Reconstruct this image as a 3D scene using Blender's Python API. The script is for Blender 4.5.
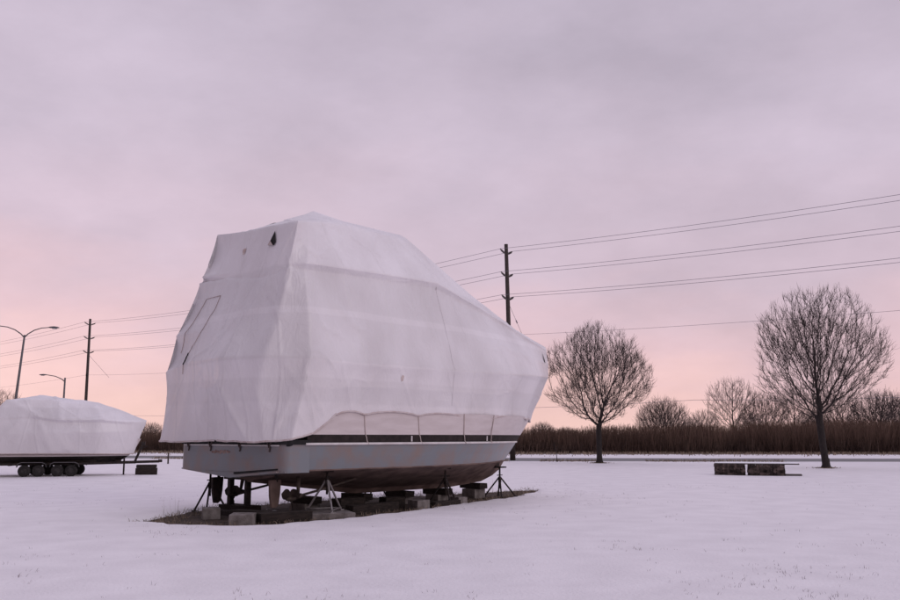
import bpy, bmesh, math, random
import numpy as np
from mathutils import Vector, Matrix, noise
from mathutils.bvhtree import BVHTree

R = math.radians
random.seed(7)
rng = np.random.default_rng(7)
S = bpy.context.scene
for o in list(bpy.data.objects): bpy.data.objects.remove(o)
COL = S.collection

# ------------------------------------------------------------------ camera
cam = bpy.data.cameras.new('camera'); camo = bpy.data.objects.new('camera', cam); COL.objects.link(camo)
cam.sensor_fit = 'HORIZONTAL'; cam.sensor_width = 36; cam.lens = 36
cam.clip_start = .1; cam.clip_end = 6000
camo.location = (0, 0, 1.6)
camo.rotation_euler = (R(90 + 8.62), 0, 0)
S.camera = camo

# ------------------------------------------------------------------ sky and sun
SUN_EL, SUN_AZ = 26.0, 128.0            # degrees; azimuth clockwise from +Y
w = bpy.data.worlds.new('World'); S.world = w; w.use_nodes = True
nt = w.node_tree; N = nt.nodes; L = nt.links
for n in list(N): N.remove(n)
def nd(t, **kw):
    n = N.new(t)
    for k, v in kw.items(): setattr(n, k, v)
    return n
out = nd('ShaderNodeOutputWorld'); mix = nd('ShaderNodeMixShader')
b1 = nd('ShaderNodeBackground'); b2 = nd('ShaderNodeBackground')
sky = nd('ShaderNodeTexSky', sky_type='NISHITA', sun_disc=False)
sky.sun_elevation = R(SUN_EL); sky.sun_rotation = R(SUN_AZ)
b1.inputs[1].default_value = .08
L.new(sky.outputs[0], b1.inputs[0])
tc = nd('ShaderNodeTexCoord'); sep = nd('ShaderNodeSeparateXYZ')
L.new(tc.outputs['Generated'], sep.inputs[0])
# stretched cloud noise
def math_(op, a, b=None):
    n = nd('ShaderNodeMath', operation=op)
    for i, v in enumerate((a, b)):
        if v is None: continue
        if isinstance(v, (int, float)): n.inputs[i].default_value = v
        else: L.new(v, n.inputs[i])
    return n.outputs[0]
mp = nd('ShaderNodeMapping'); mp.inputs['Scale'].default_value = (1.0, 1.0, 3.0); mp.inputs['Rotation'].default_value = (R(4), R(-9), 0)
L.new(tc.outputs['Generated'], mp.inputs[0])
n1 = nd('ShaderNodeTexNoise'); n1.inputs['Scale'].default_value = 2.3; n1.inputs['Detail'].default_value = 6; n1.inputs['Roughness'].default_value = .5
L.new(mp.outputs[0], n1.inputs['Vector'])
n2 = nd('ShaderNodeTexNoise'); n2.inputs['Scale'].default_value = 6.0; n2.inputs['Detail'].default_value = 5
L.new(mp.outputs[0], n2.inputs['Vector'])
nz = math_('ADD', math_('MULTIPLY', math_('SUBTRACT', n1.outputs[0], .5), .20), math_('MULTIPLY', math_('SUBTRACT', n2.outputs[0], .5), .09))
# the west glow: horizon is warmer on the left of the view
az = math_('MULTIPLY', sep.outputs[0], .06)
el = math_('ADD', math_('ADD', sep.outputs[2], nz), math_('MAXIMUM', az, -.03))
cr = nd('ShaderNodeValToRGB'); L.new(el, cr.inputs[0])
def lin(c): return tuple((x/255/12.92 if x/255 <= .04045 else ((x/255+.055)/1.055)**2.4) for x in c) + (1,)
stops = [(0.0, (254, 211, 204)), (.05, (252, 209, 207)), (.105, (236, 201, 208)), (.19, (219, 197, 211)), (.32, (210, 194, 210)), (.50, (198, 186, 203)), (1.0, (192, 185, 205))]
cr.color_ramp.elements[0].position = 0; cr.color_ramp.elements[0].color = lin(stops[0][1])
cr.color_ramp.elements[1].position = 1; cr.color_ramp.elements[1].color = lin(stops[-1][1])
for p, c in stops[1:-1]:
    e = cr.color_ramp.elements.new(p); e.color = lin(c)
# soft grey cloud bellies
mp2 = nd('ShaderNodeMapping'); mp2.inputs['Scale'].default_value = (1.0, 1.2, 2.1); mp2.inputs['Location'].default_value = (3.1, .4, .2); mp2.inputs['Rotation'].default_value = (0, R(-7), 0)
L.new(tc.outputs['Generated'], mp2.inputs[0])
n3 = nd('ShaderNodeTexNoise'); n3.inputs['Scale'].default_value = 3.6; n3.inputs['Detail'].default_value = 9; n3.inputs['Roughness'].default_value = .58
L.new(mp2.outputs[0], n3.inputs['Vector'])
mr = nd('ShaderNodeMapRange'); mr.inputs[1].default_value = .3; mr.inputs[2].default_value = .7; mr.inputs[3].default_value = .86; mr.inputs[4].default_value = 1.10
L.new(n3.outputs[0], mr.inputs[0])
# unseen sky shaped for the light: brightened overhead, dimmed behind and to the left
zb = nd('ShaderNodeMapRange', interpolation_type='SMOOTHSTEP'); L.new(sep.outputs[2], zb.inputs[0])
for k_, v_ in ((1, .48), (2, 1.0), (3, 1.0), (4, 2.05)): zb.inputs[k_].default_value = v_
yb = nd('ShaderNodeMapRange', interpolation_type='SMOOTHSTEP'); L.new(math_('ADD', sep.outputs[1], math_('MULTIPLY', sep.outputs[0], .75)), yb.inputs[0])
for k_, v_ in ((1, -.75), (2, .45), (3, .46), (4, 1.0)): yb.inputs[k_].default_value = v_
tone = math_('MULTIPLY', mr.outputs[0], math_('MULTIPLY', zb.outputs[0], yb.outputs[0]))
vm = nd('ShaderNodeVectorMath', operation='SCALE'); L.new(cr.outputs[0], vm.inputs[0]); L.new(tone, vm.inputs['Scale'])
L.new(vm.outputs[0], b2.inputs[0]); b2.inputs[1].default_value = 1.0
mix.inputs[0].default_value = .93
L.new(b1.outputs[0], mix.inputs[1]); L.new(b2.outputs[0], mix.inputs[2]); L.new(mix.outputs[0], out.inputs[0])
sun = bpy.data.lights.new('sun', 'SUN'); suno = bpy.data.objects.new('sun', sun); COL.objects.link(suno)
sun.energy = .5; sun.angle = R(40); sun.color = (1, .93, .88)
sd = Vector((math.sin(R(SUN_AZ))*math.cos(R(SUN_EL)), math.cos(R(SUN_AZ))*math.cos(R(SUN_EL)), math.sin(R(SUN_EL))))
suno.rotation_euler = sd.to_track_quat('Z', 'Y').to_euler(); suno.location = sd*50
S.view_settings.view_transform = 'Standard'; S.view_settings.look = 'None'
S.view_settings.exposure = 0; S.view_settings.gamma = 1; S.view_settings.use_curve_mapping = False

# ------------------------------------------------------------------ helpers
class MB:
    def __init__(s): s.v = []; s.f = []; s.m = []
    def add(s, vs, fs, mi=0):
        b = len(s.v); s.v += [tuple(p) for p in vs]
        s.f += [tuple(i+b for i in f) for f in fs]; s.m += [mi]*len(fs)
    def box(s, c, size, yaw=0, mi=0, M=None, jit=0):
        hx, hy, hz = [a/2 for a in size]; vs = []
        for z in (-hz, hz):
            for x, y in ((-hx, -hy), (hx, -hy), (hx, hy), (-hx, hy)):
                p = Vector((x, y, z))
                if jit: p += Vector([random.uniform(-jit, jit) for _ in range(3)])
                p = (M @ p) if M else Matrix.Rotation(yaw, 3, 'Z') @ p
                vs.append(p + Vector(c))
        s.add(vs, [(3, 2, 1, 0), (4, 5, 6, 7), (0, 1, 5, 4), (1, 2, 6, 5), (2, 3, 7, 6), (3, 0, 4, 7)], mi)
    def tube(s, pts, rad, n=8, mi=0, cap=True):
        pts = [Vector(p) for p in pts]
        if not hasattr(rad, '__len__'): rad = [rad]*len(pts)
        vs = []; ref = None
        for i, p in enumerate(pts):
            d = (pts[min(i+1, len(pts)-1)] - pts[max(i-1, 0)])
            d = d.normalized() if d.length > 1e-9 else Vector((0, 0, 1))
            if ref is None: ref = Vector((1, 0, 0)) if abs(d.x) < .8 else Vector((0, 1, 0))
            a = d.cross(ref)
            if a.length < 1e-4: a = d.cross(Vector((.3, .5, .8)))
            a.normalize(); b = d.cross(a); ref = b.cross(d) if False else ref
            for k in range(n):
                t = 2*math.pi*k/n
                vs.append(p + (a*math.cos(t) + b*math.sin(t))*rad[i])
        fs = []
        for i in range(len(pts)-1):
            for k in range(n):
                fs.append((i*n+k, i*n+(k+1) % n, (i+1)*n+(k+1) % n, (i+1)*n+k))
        if cap:
            fs.append(tuple(range(n-1, -1, -1))); fs.append(tuple((len(pts)-1)*n+k for k in range(n)))
        s.add(vs, fs, mi)
    def lathe(s, c, prof, axis='Z', n=24, mi=0, M=None):
        # prof: list of (r, h) along axis
        vs = []
        for r, h in prof:
            for k in range(n):
                t = 2*math.pi*k/n
                p = Vector((r*math.cos(t), r*math.sin(t), h))
                if axis == 'Y': p = Vector((p.x, p.z, p.y))
                if axis == 'X': p = Vector((p.z, p.x, p.y))
                if M: p = M @ p
                vs.append(p + Vector(c))
        fs = [(i*n+k, i*n+(k+1) % n, (i+1)*n+(k+1) % n, (i+1)*n+k) for i in range(len(prof)-1) for k in range(n)]
        fs += [tuple(range(n-1, -1, -1)), tuple((len(prof)-1)*n+k for k in range(n))]
        s.add(vs, fs, mi)
    def build(s, name, mats, parent=None, smooth=False, bevel=0):
        me = bpy.data.meshes.new(name); me.from_pydata(s.v, [], s.f)
        if not isinstance(mats, (list, tuple)): mats = [mats]
        for m in mats: me.materials.append(m)
        me.polygons.foreach_set('material_index', s.m)
        bm = bmesh.new(); bm.from_mesh(me); bmesh.ops.recalc_face_normals(bm, faces=bm.faces[:])
        if bevel:
            bmesh.ops.bevel(bm, geom=bm.edges[:], offset=bevel, segments=2, affect='EDGES', profile=.5)
        bm.to_mesh(me); bm.free()
        if smooth: me.polygons.foreach_set('use_smooth', [True]*len(me.polygons))
        me.update()
        o = bpy.data.objects.new(name, me); COL.objects.link(o)
        if parent: o.parent = parent
        return o
def tag(o, label=None, cat=None, group=None, kind=None):
    for k, v in (('label', label), ('category', cat), ('group', group), ('kind', kind)):
        if v: o[k] = v
    return o
def thing(name, label, cat, loc=(0, 0, 0), rz=0, group=None):
    o = bpy.data.objects.new(name, None); COL.objects.link(o); o.location = loc; o.rotation_euler = (0, 0, rz)
    o.empty_display_size = .2
    return tag(o, label, cat, group)
def copy_tree(o, parent=None):
    c = o.copy(); COL.objects.link(c)
    if parent: c.parent = parent
    for ch in list(o.children): copy_tree(ch, c)
    return c

def mat(name, c1, c2=None, scale=5, rough=.7, metal=0, bump=0, bscale=None, detail=5, lo=.35, hi=.65, stretch=None, coord='Object'):
    m = bpy.data.materials.new(name); m.use_nodes = True
    t = m.node_tree; bs = t.nodes['Principled BSDF']
    bs.inputs['Roughness'].default_value = rough; bs.inputs['Metallic'].default_value = metal
    bs.inputs['Specular IOR Level'].default_value = .3
    c2 = c2 or tuple(x*.8 for x in c1)
    tcn = t.nodes.new('ShaderNodeTexCoord'); mpn = t.nodes.new('ShaderNodeMapping')
    t.links.new(tcn.outputs[coord], mpn.inputs[0])
    if stretch: mpn.inputs['Scale'].default_value = stretch
    nn = t.nodes.new('ShaderNodeTexNoise'); nn.inputs['Scale'].default_value = scale; nn.inputs['Detail'].default_value = detail
    t.links.new(mpn.outputs[0], nn.inputs['Vector'])
    r = t.nodes.new('ShaderNodeValToRGB'); r.color_ramp.elements[0].position = lo; r.color_ramp.elements[1].position = hi
    r.color_ramp.elements[0].color = (*c1, 1); r.color_ramp.elements[1].color = (*c2, 1)
    t.links.new(nn.outputs[0], r.inputs[0]); t.links.new(r.outputs[0], bs.inputs['Base Color'])
    if bump:
        nb = t.nodes.new('ShaderNodeTexNoise'); nb.inputs['Scale'].default_value = bscale or scale*3; nb.inputs['Detail'].default_value = 6
        t.links.new(mpn.outputs[0], nb.inputs['Vector'])
        bn = t.nodes.new('ShaderNodeBump'); bn.inputs['Strength'].default_value = bump; bn.inputs['Distance'].default_value = .02
        t.links.new(nb.outputs[0], bn.inputs['Height']); t.links.new(bn.outputs[0], bs.inputs['Normal'])
    return m
M = dict(
    snow=mat('snow', (.86, .835, .86), (.79, .765, .79), 1.3, .6, bump=.75, bscale=22, detail=9),
    snow_cap=mat('snow_cap', (.86, .86, .89), (.80, .80, .83), 6, .6, bump=.4),
    soil=mat('bare_soil', (.036, .026, .021), (.085, .062, .050), 5, .95, bump=1.0, bscale=30),
    asphalt=mat('slushy_asphalt', (.15, .15, .155), (.26, .255, .26), 1.2, .85, stretch=(.15, 1, 1)),
    wrap=mat('shrink_wrap', (.80, .775, .81), (.685, .655, .68), .8, .33, bump=.25, bscale=9, stretch=(1, 1, .6)),
    wrap_door=mat('wrap_door_film', (.70, .68, .685), (.62, .59, .59), 2, .4, bump=.2, bscale=9),
    zip=mat('zipper_tape', (.19, .11, .09), (.40, .29, .26), 9, .7),
    hem=mat('wrap_hem', (.50, .41, .40), (.62, .56, .56), 7, .6),
    vent=mat('vent_opening', (.012, .011, .012), (.03, .026, .026), 8, .9),
    stain=mat('rust_stain', (.50, .39, .36), (.66, .58, .57), 9, .6),
    hook=mat('hook_rubber', (.055, .04, .036), (.10, .075, .07), 9, .8),
    strap=mat('strap_webbing', (.47, .39, .37), (.55, .47, .45), 9, .8),
    cream=mat('cream_gelcoat', (.64, .575, .58), (.57, .505, .505), 3, .35, stretch=(.6, .6, 3)),
    band=mat('dark_stripe', (.014, .010, .010), (.032, .023, .022), 6, .85),
    white=mat('white_moulding', (.72, .69, .69), (.62, .58, .58), 6, .45),
    grey=mat('blue_grey_gelcoat', (.20, .215, .238), (.24, .19, .18), 2.0, .34, lo=.42, hi=.66, bump=.15, bscale=3, detail=9),
    anti=mat('antifouling_paint', (.10, .066, .057), (.19, .132, .115), 3, .85, bump=.3),
    bronze=mat('weathered_bronze', (.12, .09, .075), (.07, .055, .05), 8, .6, .4),
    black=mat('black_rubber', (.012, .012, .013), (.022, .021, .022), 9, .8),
    steel_dark=mat('dark_steel', (.022, .019, .02), (.05, .036, .032), 11, .7, .3),
    galv=mat('galvanised_steel', (.30, .285, .29), (.22, .2, .2), 13, .5, .5),
    concrete=mat('rough_concrete', (.13, .112, .106), (.24, .215, .208), 7, .9, bump=.6, bscale=40),
    timber=mat('old_timber', (.016, .012, .011), (.042, .031, .027), 6, .9, bump=.6, stretch=(1, 8, 8)),
    wood_pole=mat('pole_wood', (.075, .058, .052), (.045, .036, .034), 5, .9, bump=.4, stretch=(6, 6, .5)),
    insul=mat('insulator_porcelain', (.09, .08, .085), (.14, .12, .12), 8, .4),
    cable=mat('power_cable', (.20, .19, .23), (.26, .24, .29), 3, .6),
    lamp_grey=mat('lamp_paint', (.12, .115, .125), (.16, .15, .16), 4, .5, .4),
    lens=mat('lamp_lens', (.45, .45, .46), (.38, .38, .4), 6, .2),
    bark=mat('tree_bark', (.022, .018, .018), (.045, .036, .034), 7, .95, bump=.6, stretch=(4, 4, 1)),
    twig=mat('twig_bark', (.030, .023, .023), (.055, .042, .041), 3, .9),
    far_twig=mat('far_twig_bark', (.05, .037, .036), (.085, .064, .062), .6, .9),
    reed=mat('dead_reed', (.082, .048, .036), (.165, .105, .080), .16, .95, detail=8),
    reed_dark=mat('dead_reed_base', (.05, .031, .025), (.082, .052, .042), 1, .95),
    grass=mat('dead_grass', (.17, .125, .09), (.28, .22, .17), 3, .95),
    tuft=mat('snowy_grass', (.30, .27, .28), (.46, .42, .44), 2, .95),
    stone=mat('rubble_stone', (.035, .026, .024), (.10, .075, .067), 6, .95, bump=1, bscale=14),
    slab=mat('stone_slab', (.09, .08, .078), (.15, .13, .125), 5, .9, bump=.5),
    tyre=mat('tyre_rubber', (.018, .016, .016), (.032, .028, .028), 8, .9),
    rim=mat('wheel_rim', (.055, .05, .05), (.025, .022, .022), 7, .5, .5),
)

# shrink film: base colour in lighter and darker level bands, crinkles and a slight plastic sheen
def film(m):
    t = m.node_tree; n = t.nodes; l = t.links; bs = n['Principled BSDF']
    bs.inputs['Specular IOR Level'].default_value = .5
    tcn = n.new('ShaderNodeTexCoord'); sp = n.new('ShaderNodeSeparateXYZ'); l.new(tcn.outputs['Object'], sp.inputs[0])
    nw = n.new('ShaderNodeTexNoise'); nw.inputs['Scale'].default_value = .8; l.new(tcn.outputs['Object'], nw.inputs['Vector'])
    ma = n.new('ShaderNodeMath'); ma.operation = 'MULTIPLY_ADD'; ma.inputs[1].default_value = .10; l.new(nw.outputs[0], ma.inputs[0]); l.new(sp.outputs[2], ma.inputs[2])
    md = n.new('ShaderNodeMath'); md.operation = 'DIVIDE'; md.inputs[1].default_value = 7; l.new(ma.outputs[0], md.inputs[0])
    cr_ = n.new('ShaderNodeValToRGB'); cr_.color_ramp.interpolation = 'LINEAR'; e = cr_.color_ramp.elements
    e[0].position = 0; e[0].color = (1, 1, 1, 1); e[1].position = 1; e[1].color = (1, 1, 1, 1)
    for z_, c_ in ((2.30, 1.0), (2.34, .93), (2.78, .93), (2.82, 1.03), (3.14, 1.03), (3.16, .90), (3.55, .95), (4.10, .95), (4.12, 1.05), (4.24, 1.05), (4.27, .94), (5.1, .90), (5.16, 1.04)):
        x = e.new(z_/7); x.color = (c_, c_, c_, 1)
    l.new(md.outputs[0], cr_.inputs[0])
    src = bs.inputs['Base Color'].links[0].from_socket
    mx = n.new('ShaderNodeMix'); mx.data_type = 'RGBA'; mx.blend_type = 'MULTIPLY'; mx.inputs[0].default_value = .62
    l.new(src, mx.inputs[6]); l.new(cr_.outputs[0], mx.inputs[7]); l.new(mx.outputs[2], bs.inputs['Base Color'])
    mp_ = n.new('ShaderNodeMapping'); mp_.inputs['Rotation'].default_value = (.5, .6, .3); mp_.inputs['Scale'].default_value = (1, 1.2, .45); l.new(tcn.outputs['Object'], mp_.inputs[0])
    wv = n.new('ShaderNodeTexNoise'); wv.inputs['Scale'].default_value = 3.2; wv.inputs['Detail'].default_value = 4; wv.inputs['Distortion'].default_value = 1.6; l.new(mp_.outputs[0], wv.inputs['Vector'])
    ab = n.new('ShaderNodeMath'); ab.operation = 'SUBTRACT'; ab.inputs[1].default_value = .5; l.new(wv.outputs[0], ab.inputs[0])
    a2 = n.new('ShaderNodeMath'); a2.operation = 'ABSOLUTE'; l.new(ab.outputs[0], a2.inputs[0])
    vo = n.new('ShaderNodeTexVoronoi'); vo.feature = 'DISTANCE_TO_EDGE'; vo.inputs['Scale'].default_value = .9; l.new(mp_.outputs[0], vo.inputs['Vector'])
    mr_ = n.new('ShaderNodeMapRange'); mr_.inputs[1].default_value = 0; mr_.inputs[2].default_value = .05; mr_.inputs[3].default_value = .7; mr_.inputs[4].default_value = 0; l.new(vo.outputs[0], mr_.inputs[0])
    ad = n.new('ShaderNodeMath'); ad.operation = 'MULTIPLY_ADD'; ad.inputs[1].default_value = -1.6; l.new(a2.outputs[0], ad.inputs[0]); l.new(mr_.outputs[0], ad.inputs[2])
    bp = n.new('ShaderNodeBump'); bp.inputs['Strength'].default_value = .42; bp.inputs['Distance'].default_value = .035; l.new(ad.outputs[0], bp.inputs['Height'])
    ol = bs.inputs['Normal'].links
    if ol: l.new(ol[0].from_socket, bp.inputs['Normal'])
    l.new(bp.outputs[0], bs.inputs['Normal'])
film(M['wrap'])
def per_piece(m, amt):     # each stone, stem or blade keeps a tone of its own
    t = m.node_tree; bs = t.nodes['Principled BSDF']; g = t.nodes.new('ShaderNodeNewGeometry')
    r = t.nodes.new('ShaderNodeMapRange'); r.inputs[3].default_value = 1-amt; r.inputs[4].default_value = 1+amt; t.links.new(g.outputs['Random Per Island'], r.inputs[0])
    src = bs.inputs['Base Color'].links[0].from_socket
    v = t.nodes.new('ShaderNodeVectorMath'); v.operation = 'SCALE'; t.links.new(src, v.inputs[0]); t.links.new(r.outputs[0], v.inputs['Scale']); t.links.new(v.outputs[0], bs.inputs['Base Color'])
per_piece(M['stone'], .75); per_piece(M['reed'], .28); per_piece(M['grass'], .4); per_piece(M['tuft'], .4); per_piece(M['reed_dark'], .4)

# ------------------------------------------------------------------ ground
TH = R(48); BO = Vector((-4.498, 18.688, 0))
D_ = Vector((math.cos(TH), math.sin(TH), 0)); P_ = Vector((-math.sin(TH), math.cos(TH), 0))
def bw(u, v, z=0): return BO + D_*u + P_*v + Vector((0, 0, z))
# bare patch under the boat, in boat coordinates (u forward, v to port)
PATCH = np.array([(-1.9, .25), (-1.75, -.6), (-1.45, -1.5), (-1.2, -2.1), (-.3, -2.25), (1, -2.2), (2.3, -2.15), (3.6, -1.98), (5, -1.6), (6.1, -1.25), (8, -.75), (9.5, -.3), (10.8, .35), (11.6, .85),
                  (11.3, 1.1), (10.2, 1.05), (9, 1.3), (8, 1.7), (6, 2.1), (4, 2.2), (2, 2.2), (.6, 1.9), (-.2, 1.4), (-.9, .8)])
def patch_sd(u, v):
    """signed distance, negative inside"""
    p = np.stack([u, v], -1); d = np.full(u.shape, 1e9); ins = np.zeros(u.shape, bool)
    n = len(PATCH)
    for i in range(n):
        a = PATCH[i]; b = PATCH[(i+1) % n]; e = b-a; wv = p-a
        t = np.clip((wv@e)/(e@e), 0, 1); q = wv - t[..., None]*e
        d = np.minimum(d, np.hypot(q[..., 0], q[..., 1]))
        c = ((a[1] > p[..., 1]) != (b[1] > p[..., 1])) & (p[..., 0] < (b[0]-a[0])*(p[..., 1]-a[1])/(b[1]-a[1]+1e-12)+a[0])
        ins ^= c
    return np.where(ins, -d, d)
def vnoise(x, y, s, seed=0):
    xs, ys = x*s+seed*17.3, y*s-seed*9.1
    xi, yi = np.floor(xs), np.floor(ys); fx, fy = xs-xi, ys-yi
    fx = fx*fx*(3-2*fx); fy = fy*fy*(3-2*fy)
    def h(a, b):
        t = np.sin(a*127.1+b*311.7+seed*74.7)*43758.5453
        return t-np.floor(t)
    return ((h(xi, yi)*(1-fx)+h(xi+1, yi)*fx)*(1-fy)+(h(xi, yi+1)*(1-fx)+h(xi+1, yi+1)*fx)*fy)*2-1
def axis(lo, hi, step, far_lo, far_hi, g=1.10):
    c = list(np.arange(lo, hi+1e-6, step)); a = []; s = step; x = lo
    while x > far_lo: s *= g; x -= s; a.append(x)
    b = []; s = step; x = c[-1]
    while x < far_hi: s *= g; x += s; b.append(x)
    return np.array(a[::-1]+c+b)
gx = axis(-13, 13, .085, -2500, 2500); gy = axis(6.5, 31, .085, -60, 3500)
X, Y = np.meshgrid(gx, gy)
def snow_height(X, Y):
    dx, dy = X-BO.x, Y-BO.y
    u = dx*D_.x+dy*D_.y; v = dx*P_.x+dy*P_.y
    sd_ = patch_sd(u, v) + vnoise(X, Y, .9, 1)*.16 + vnoise(X, Y, 2.6, 2)*.12 + vnoise(X, Y, 6, 3)*.09
    t = np.clip((sd_+.06)/.26, 0, 1); t = t*t*(3-2*t)
    fade = np.clip(1-np.hypot(X, Y)/60, 0, 1)
    z = vnoise(X, Y, .22, 4)*.035 + vnoise(X, Y, .6, 5)*.018 + vnoise(X*.5+Y*.25, Y*1.4-X*.2, 1.7, 6)*.010 + vnoise(X, Y, 2.6, 8)*.007*(.5+.5*vnoise(X, Y, .15, 9)) + vnoise(X, Y, 5, 7)*.004
    rim = np.exp(-((sd_-.25)/.22)**2)*.03
    return z*fade*np.clip((np.hypot(dx, dy)/3), .3, 1) + t*.06 - .05 + rim*fade, sd_
Z, SD = snow_height(X, Y)
nx, ny = len(gx), len(gy)
vs = np.stack([X, Y, Z], -1).reshape(-1, 3)
ii = (np.arange(ny-1)[:, None]*nx+np.arange(nx-1)[None, :]).reshape(-1)
fs = np.stack([ii, ii+1, ii+nx+1, ii+nx], -1)
def np_obj(name, vs, fs, m, smooth=True):
    me = bpy.data.meshes.new(name); me.vertices.add(len(vs)); me.vertices.foreach_set('co', np.asarray(vs, np.float32).ravel())
    k = fs.shape[1]; me.loops.add(fs.size); me.loops.foreach_set('vertex_index', fs.astype(np.int32).ravel())
    me.polygons.add(len(fs)); me.polygons.foreach_set('loop_start', np.arange(0, fs.size, k, dtype=np.int32))
    me.polygons.foreach_set('loop_total', np.full(len(fs), k, np.int32))
    me.polygons.foreach_set('use_smooth', np.full(len(fs), smooth))
    me.update(calc_edges=True); me.validate(); me.materials.append(m)
    o = bpy.data.objects.new(name, me); COL.objects.link(o); return o
tag(np_obj('snow_ground', vs, fs, M['snow']), kind='structure')
def gz(x, y):
    z, s = snow_height(np.array([x]), np.array([y])); return float(z[0])
# bare soil sheet under the hull
uu = np.arange(-2.6, 12.4, .12); vv = np.arange(-2.9, 2.9, .12)
U_, V_ = np.meshgrid(uu, vv)
SX = BO.x+U_*D_.x+V_*P_.x; SY = BO.y+U_*D_.y+V_*P_.y
SZ = -.022 + vnoise(SX, SY, 1.4, 11)*.010 + vnoise(SX, SY, 5, 12)*.012
nu, nv = len(uu), len(vv)
ii = (np.arange(nv-1)[:, None]*nu+np.arange(nu-1)[None, :]).reshape(-1)
fq = np.stack([ii, ii+1, ii+nu+1, ii+nu], -1)
keep = patch_sd(U_, V_).reshape(-1)[fq].min(1) < .30
tag(np_obj('bare_ground', np.stack([SX, SY, SZ], -1).reshape(-1, 3), fq[keep], M['soil']), kind='structure')

# road with a ragged snowy edge
RN = [(-160, 118), (-100, 92), (-60, 79), (-25, 67.5), (5, 59.6), (30, 57.6), (70, 56), (160, 54)]
def interp(x, pts, k=1):
    return float(np.interp(x, [p[0] for p in pts], [p[k] for p in pts]))
mb = MB(); xs = list(np.arange(-160, 160.1, 1.5)); prev = None
for x in xs:
    y0 = interp(x, RN) + .35*noise.noise((x*.3, 0, 1)); y1 = interp(x, RN) + 8.2 + .5*noise.noise((x*.25, 3, 1))
    mb.v += [(x, y0, .018), (x, y1, .018)]
    k = len(mb.v)
    if prev is not None: mb.f.append((k-4, k-2, k-1, k-3)); mb.m.append(0)
    prev = k
tag(mb.build('road', M['asphalt']), kind='structure')

# ------------------------------------------------------------------ reed bed (dead reeds past counting)
def blades(n, xf, yf, hf, wid, lean, zf=None):
    x = xf(n); y = yf(x); h = hf(x, y); a = rng.uniform(0, math.pi, n)
    w_ = rng.uniform(.6, 1.4, n)*wid; dx = np.cos(a)*w_; dy = np.sin(a)*w_
    lx = rng.normal(0, lean, n)*h; ly = rng.normal(0, lean, n)*h
    z0 = np.zeros(n) if zf is None else zf(x, y)
    v = np.empty((n, 4, 3))
    v[:, 0] = np.stack([x-dx, y-dy, z0], -1); v[:, 1] = np.stack([x+dx, y+dy, z0], -1)
    v[:, 2] = np.stack([x+dx*.7+lx, y+dy*.7+ly, z0+h], -1); v[:, 3] = np.stack([x-dx*.7+lx, y-dy*.7+ly, z0+h], -1)
    f = np.arange(n*4).reshape(n, 4)
    return v.reshape(-1, 3), f
def reed_h(x, y):
    base = np.interp(x, [-60, -30, -5, 8, 25, 45, 70], [1.95, 1.85, 1.85, 1.95, 2.25, 2.8, 3.0])
    big = vnoise(x, y, .10, 21)*.24 + vnoise(x, y, .45, 22)*.22 + vnoise(x, y, 1.7, 23)*.16
    return base*(1+.0*x)+big
v1, f1 = blades(240000, lambda n: rng.uniform(-80, 80, n), lambda x: np.interp(x, [-80, -25, 5, 80], [106, 90, 84, 82]) + rng.beta(1, 1.4, len(x))*15 + vnoise(x, x*0, .25, 31)*.8,
                lambda x, y: reed_h(x, y)*rng.uniform(.35, 1.16, len(x))**1.2, .011, .20)
reeds = np_obj('reed_bed', v1, f1, M['reed'], False)
tag(reeds, 'tall dead brown reeds in a dense bed beyond the road', 'reeds', kind='stuff')
# low thatch inside the reeds
v2, f2 = blades(70000, lambda n: rng.uniform(-80, 80, n), lambda x: np.interp(x, [-80, -25, 5, 80], [105.6, 89.6, 83.6, 81.6]) + rng.uniform(0, 9, len(x)),
                lambda x, y: reed_h(x, y)*rng.uniform(.2, .6, len(x)), .024, .22)
tag(np_obj('reed_thatch', v2, f2, M['reed_dark'], False), 'dark matted reed stubble at the foot of the reed bed', 'reeds', kind='stuff')

# ------------------------------------------------------------------ trees
def colonize(att, trunk, step, infl, kill, up=.12, iters=140, maxn=6000, seed=1):
    r = np.random.default_rng(seed)
    nodes = [np.array(p, float) for p in trunk]; par = [-1]+list(range(len(trunk)-1))
    att = att.copy(); P = np.array(nodes)
    best = np.full(len(att), 1e9); bi = np.zeros(len(att), int)
    def upd(s, e):
        nonlocal best, bi
        d = np.linalg.norm(att[:, None, :]-P[None, s:e, :], axis=2); j = d.argmin(1); dm = d[np.arange(len(att)), j]
        b = dm < best; best = np.where(b, dm, best); bi = np.where(b, j+s, bi)
    upd(0, len(P)); kids = {}
    for it in range(iters):
        act = best < infl
        if not act.any() or len(P) > maxn: break
        acc = {}
        dirs = att[act]-P[bi[act]]; dirs /= np.linalg.norm(dirs, axis=1)[:, None]
        for k, d in zip(bi[act], dirs):
            acc.setdefault(k, []).append(d)
        new = []; stuck = set()
        for k, ds in acc.items():
            g = np.mean(ds, 0)
            pk = par[k]
            if pk >= 0:
                pd = P[k]-P[pk]; g = g + .45*pd/np.linalg.norm(pd)
            g = g + np.array([0, 0, up]) + r.normal(0, .10, 3)
            q = P[k]+g/np.linalg.norm(g)*step
            if any(np.linalg.norm(q-P[c]) < .45*step for c in kids.get(k, ())): stuck.add(k); continue
            kids.setdefault(k, []).append(len(P)+len(new)); new.append((q, k))
        s = len(P); drop = np.isin(bi, list(stuck)) & act if stuck else np.zeros(len(att), bool)
        if new:
            P = np.vstack([P, [q for q, _ in new]]); par += [k for _, k in new]
            upd(s, len(P))
        liv = (best > kill) & ~drop
        att = att[liv]; best = best[liv]; bi = bi[liv]
        if not len(att): break
    return P, np.array(par)
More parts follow.
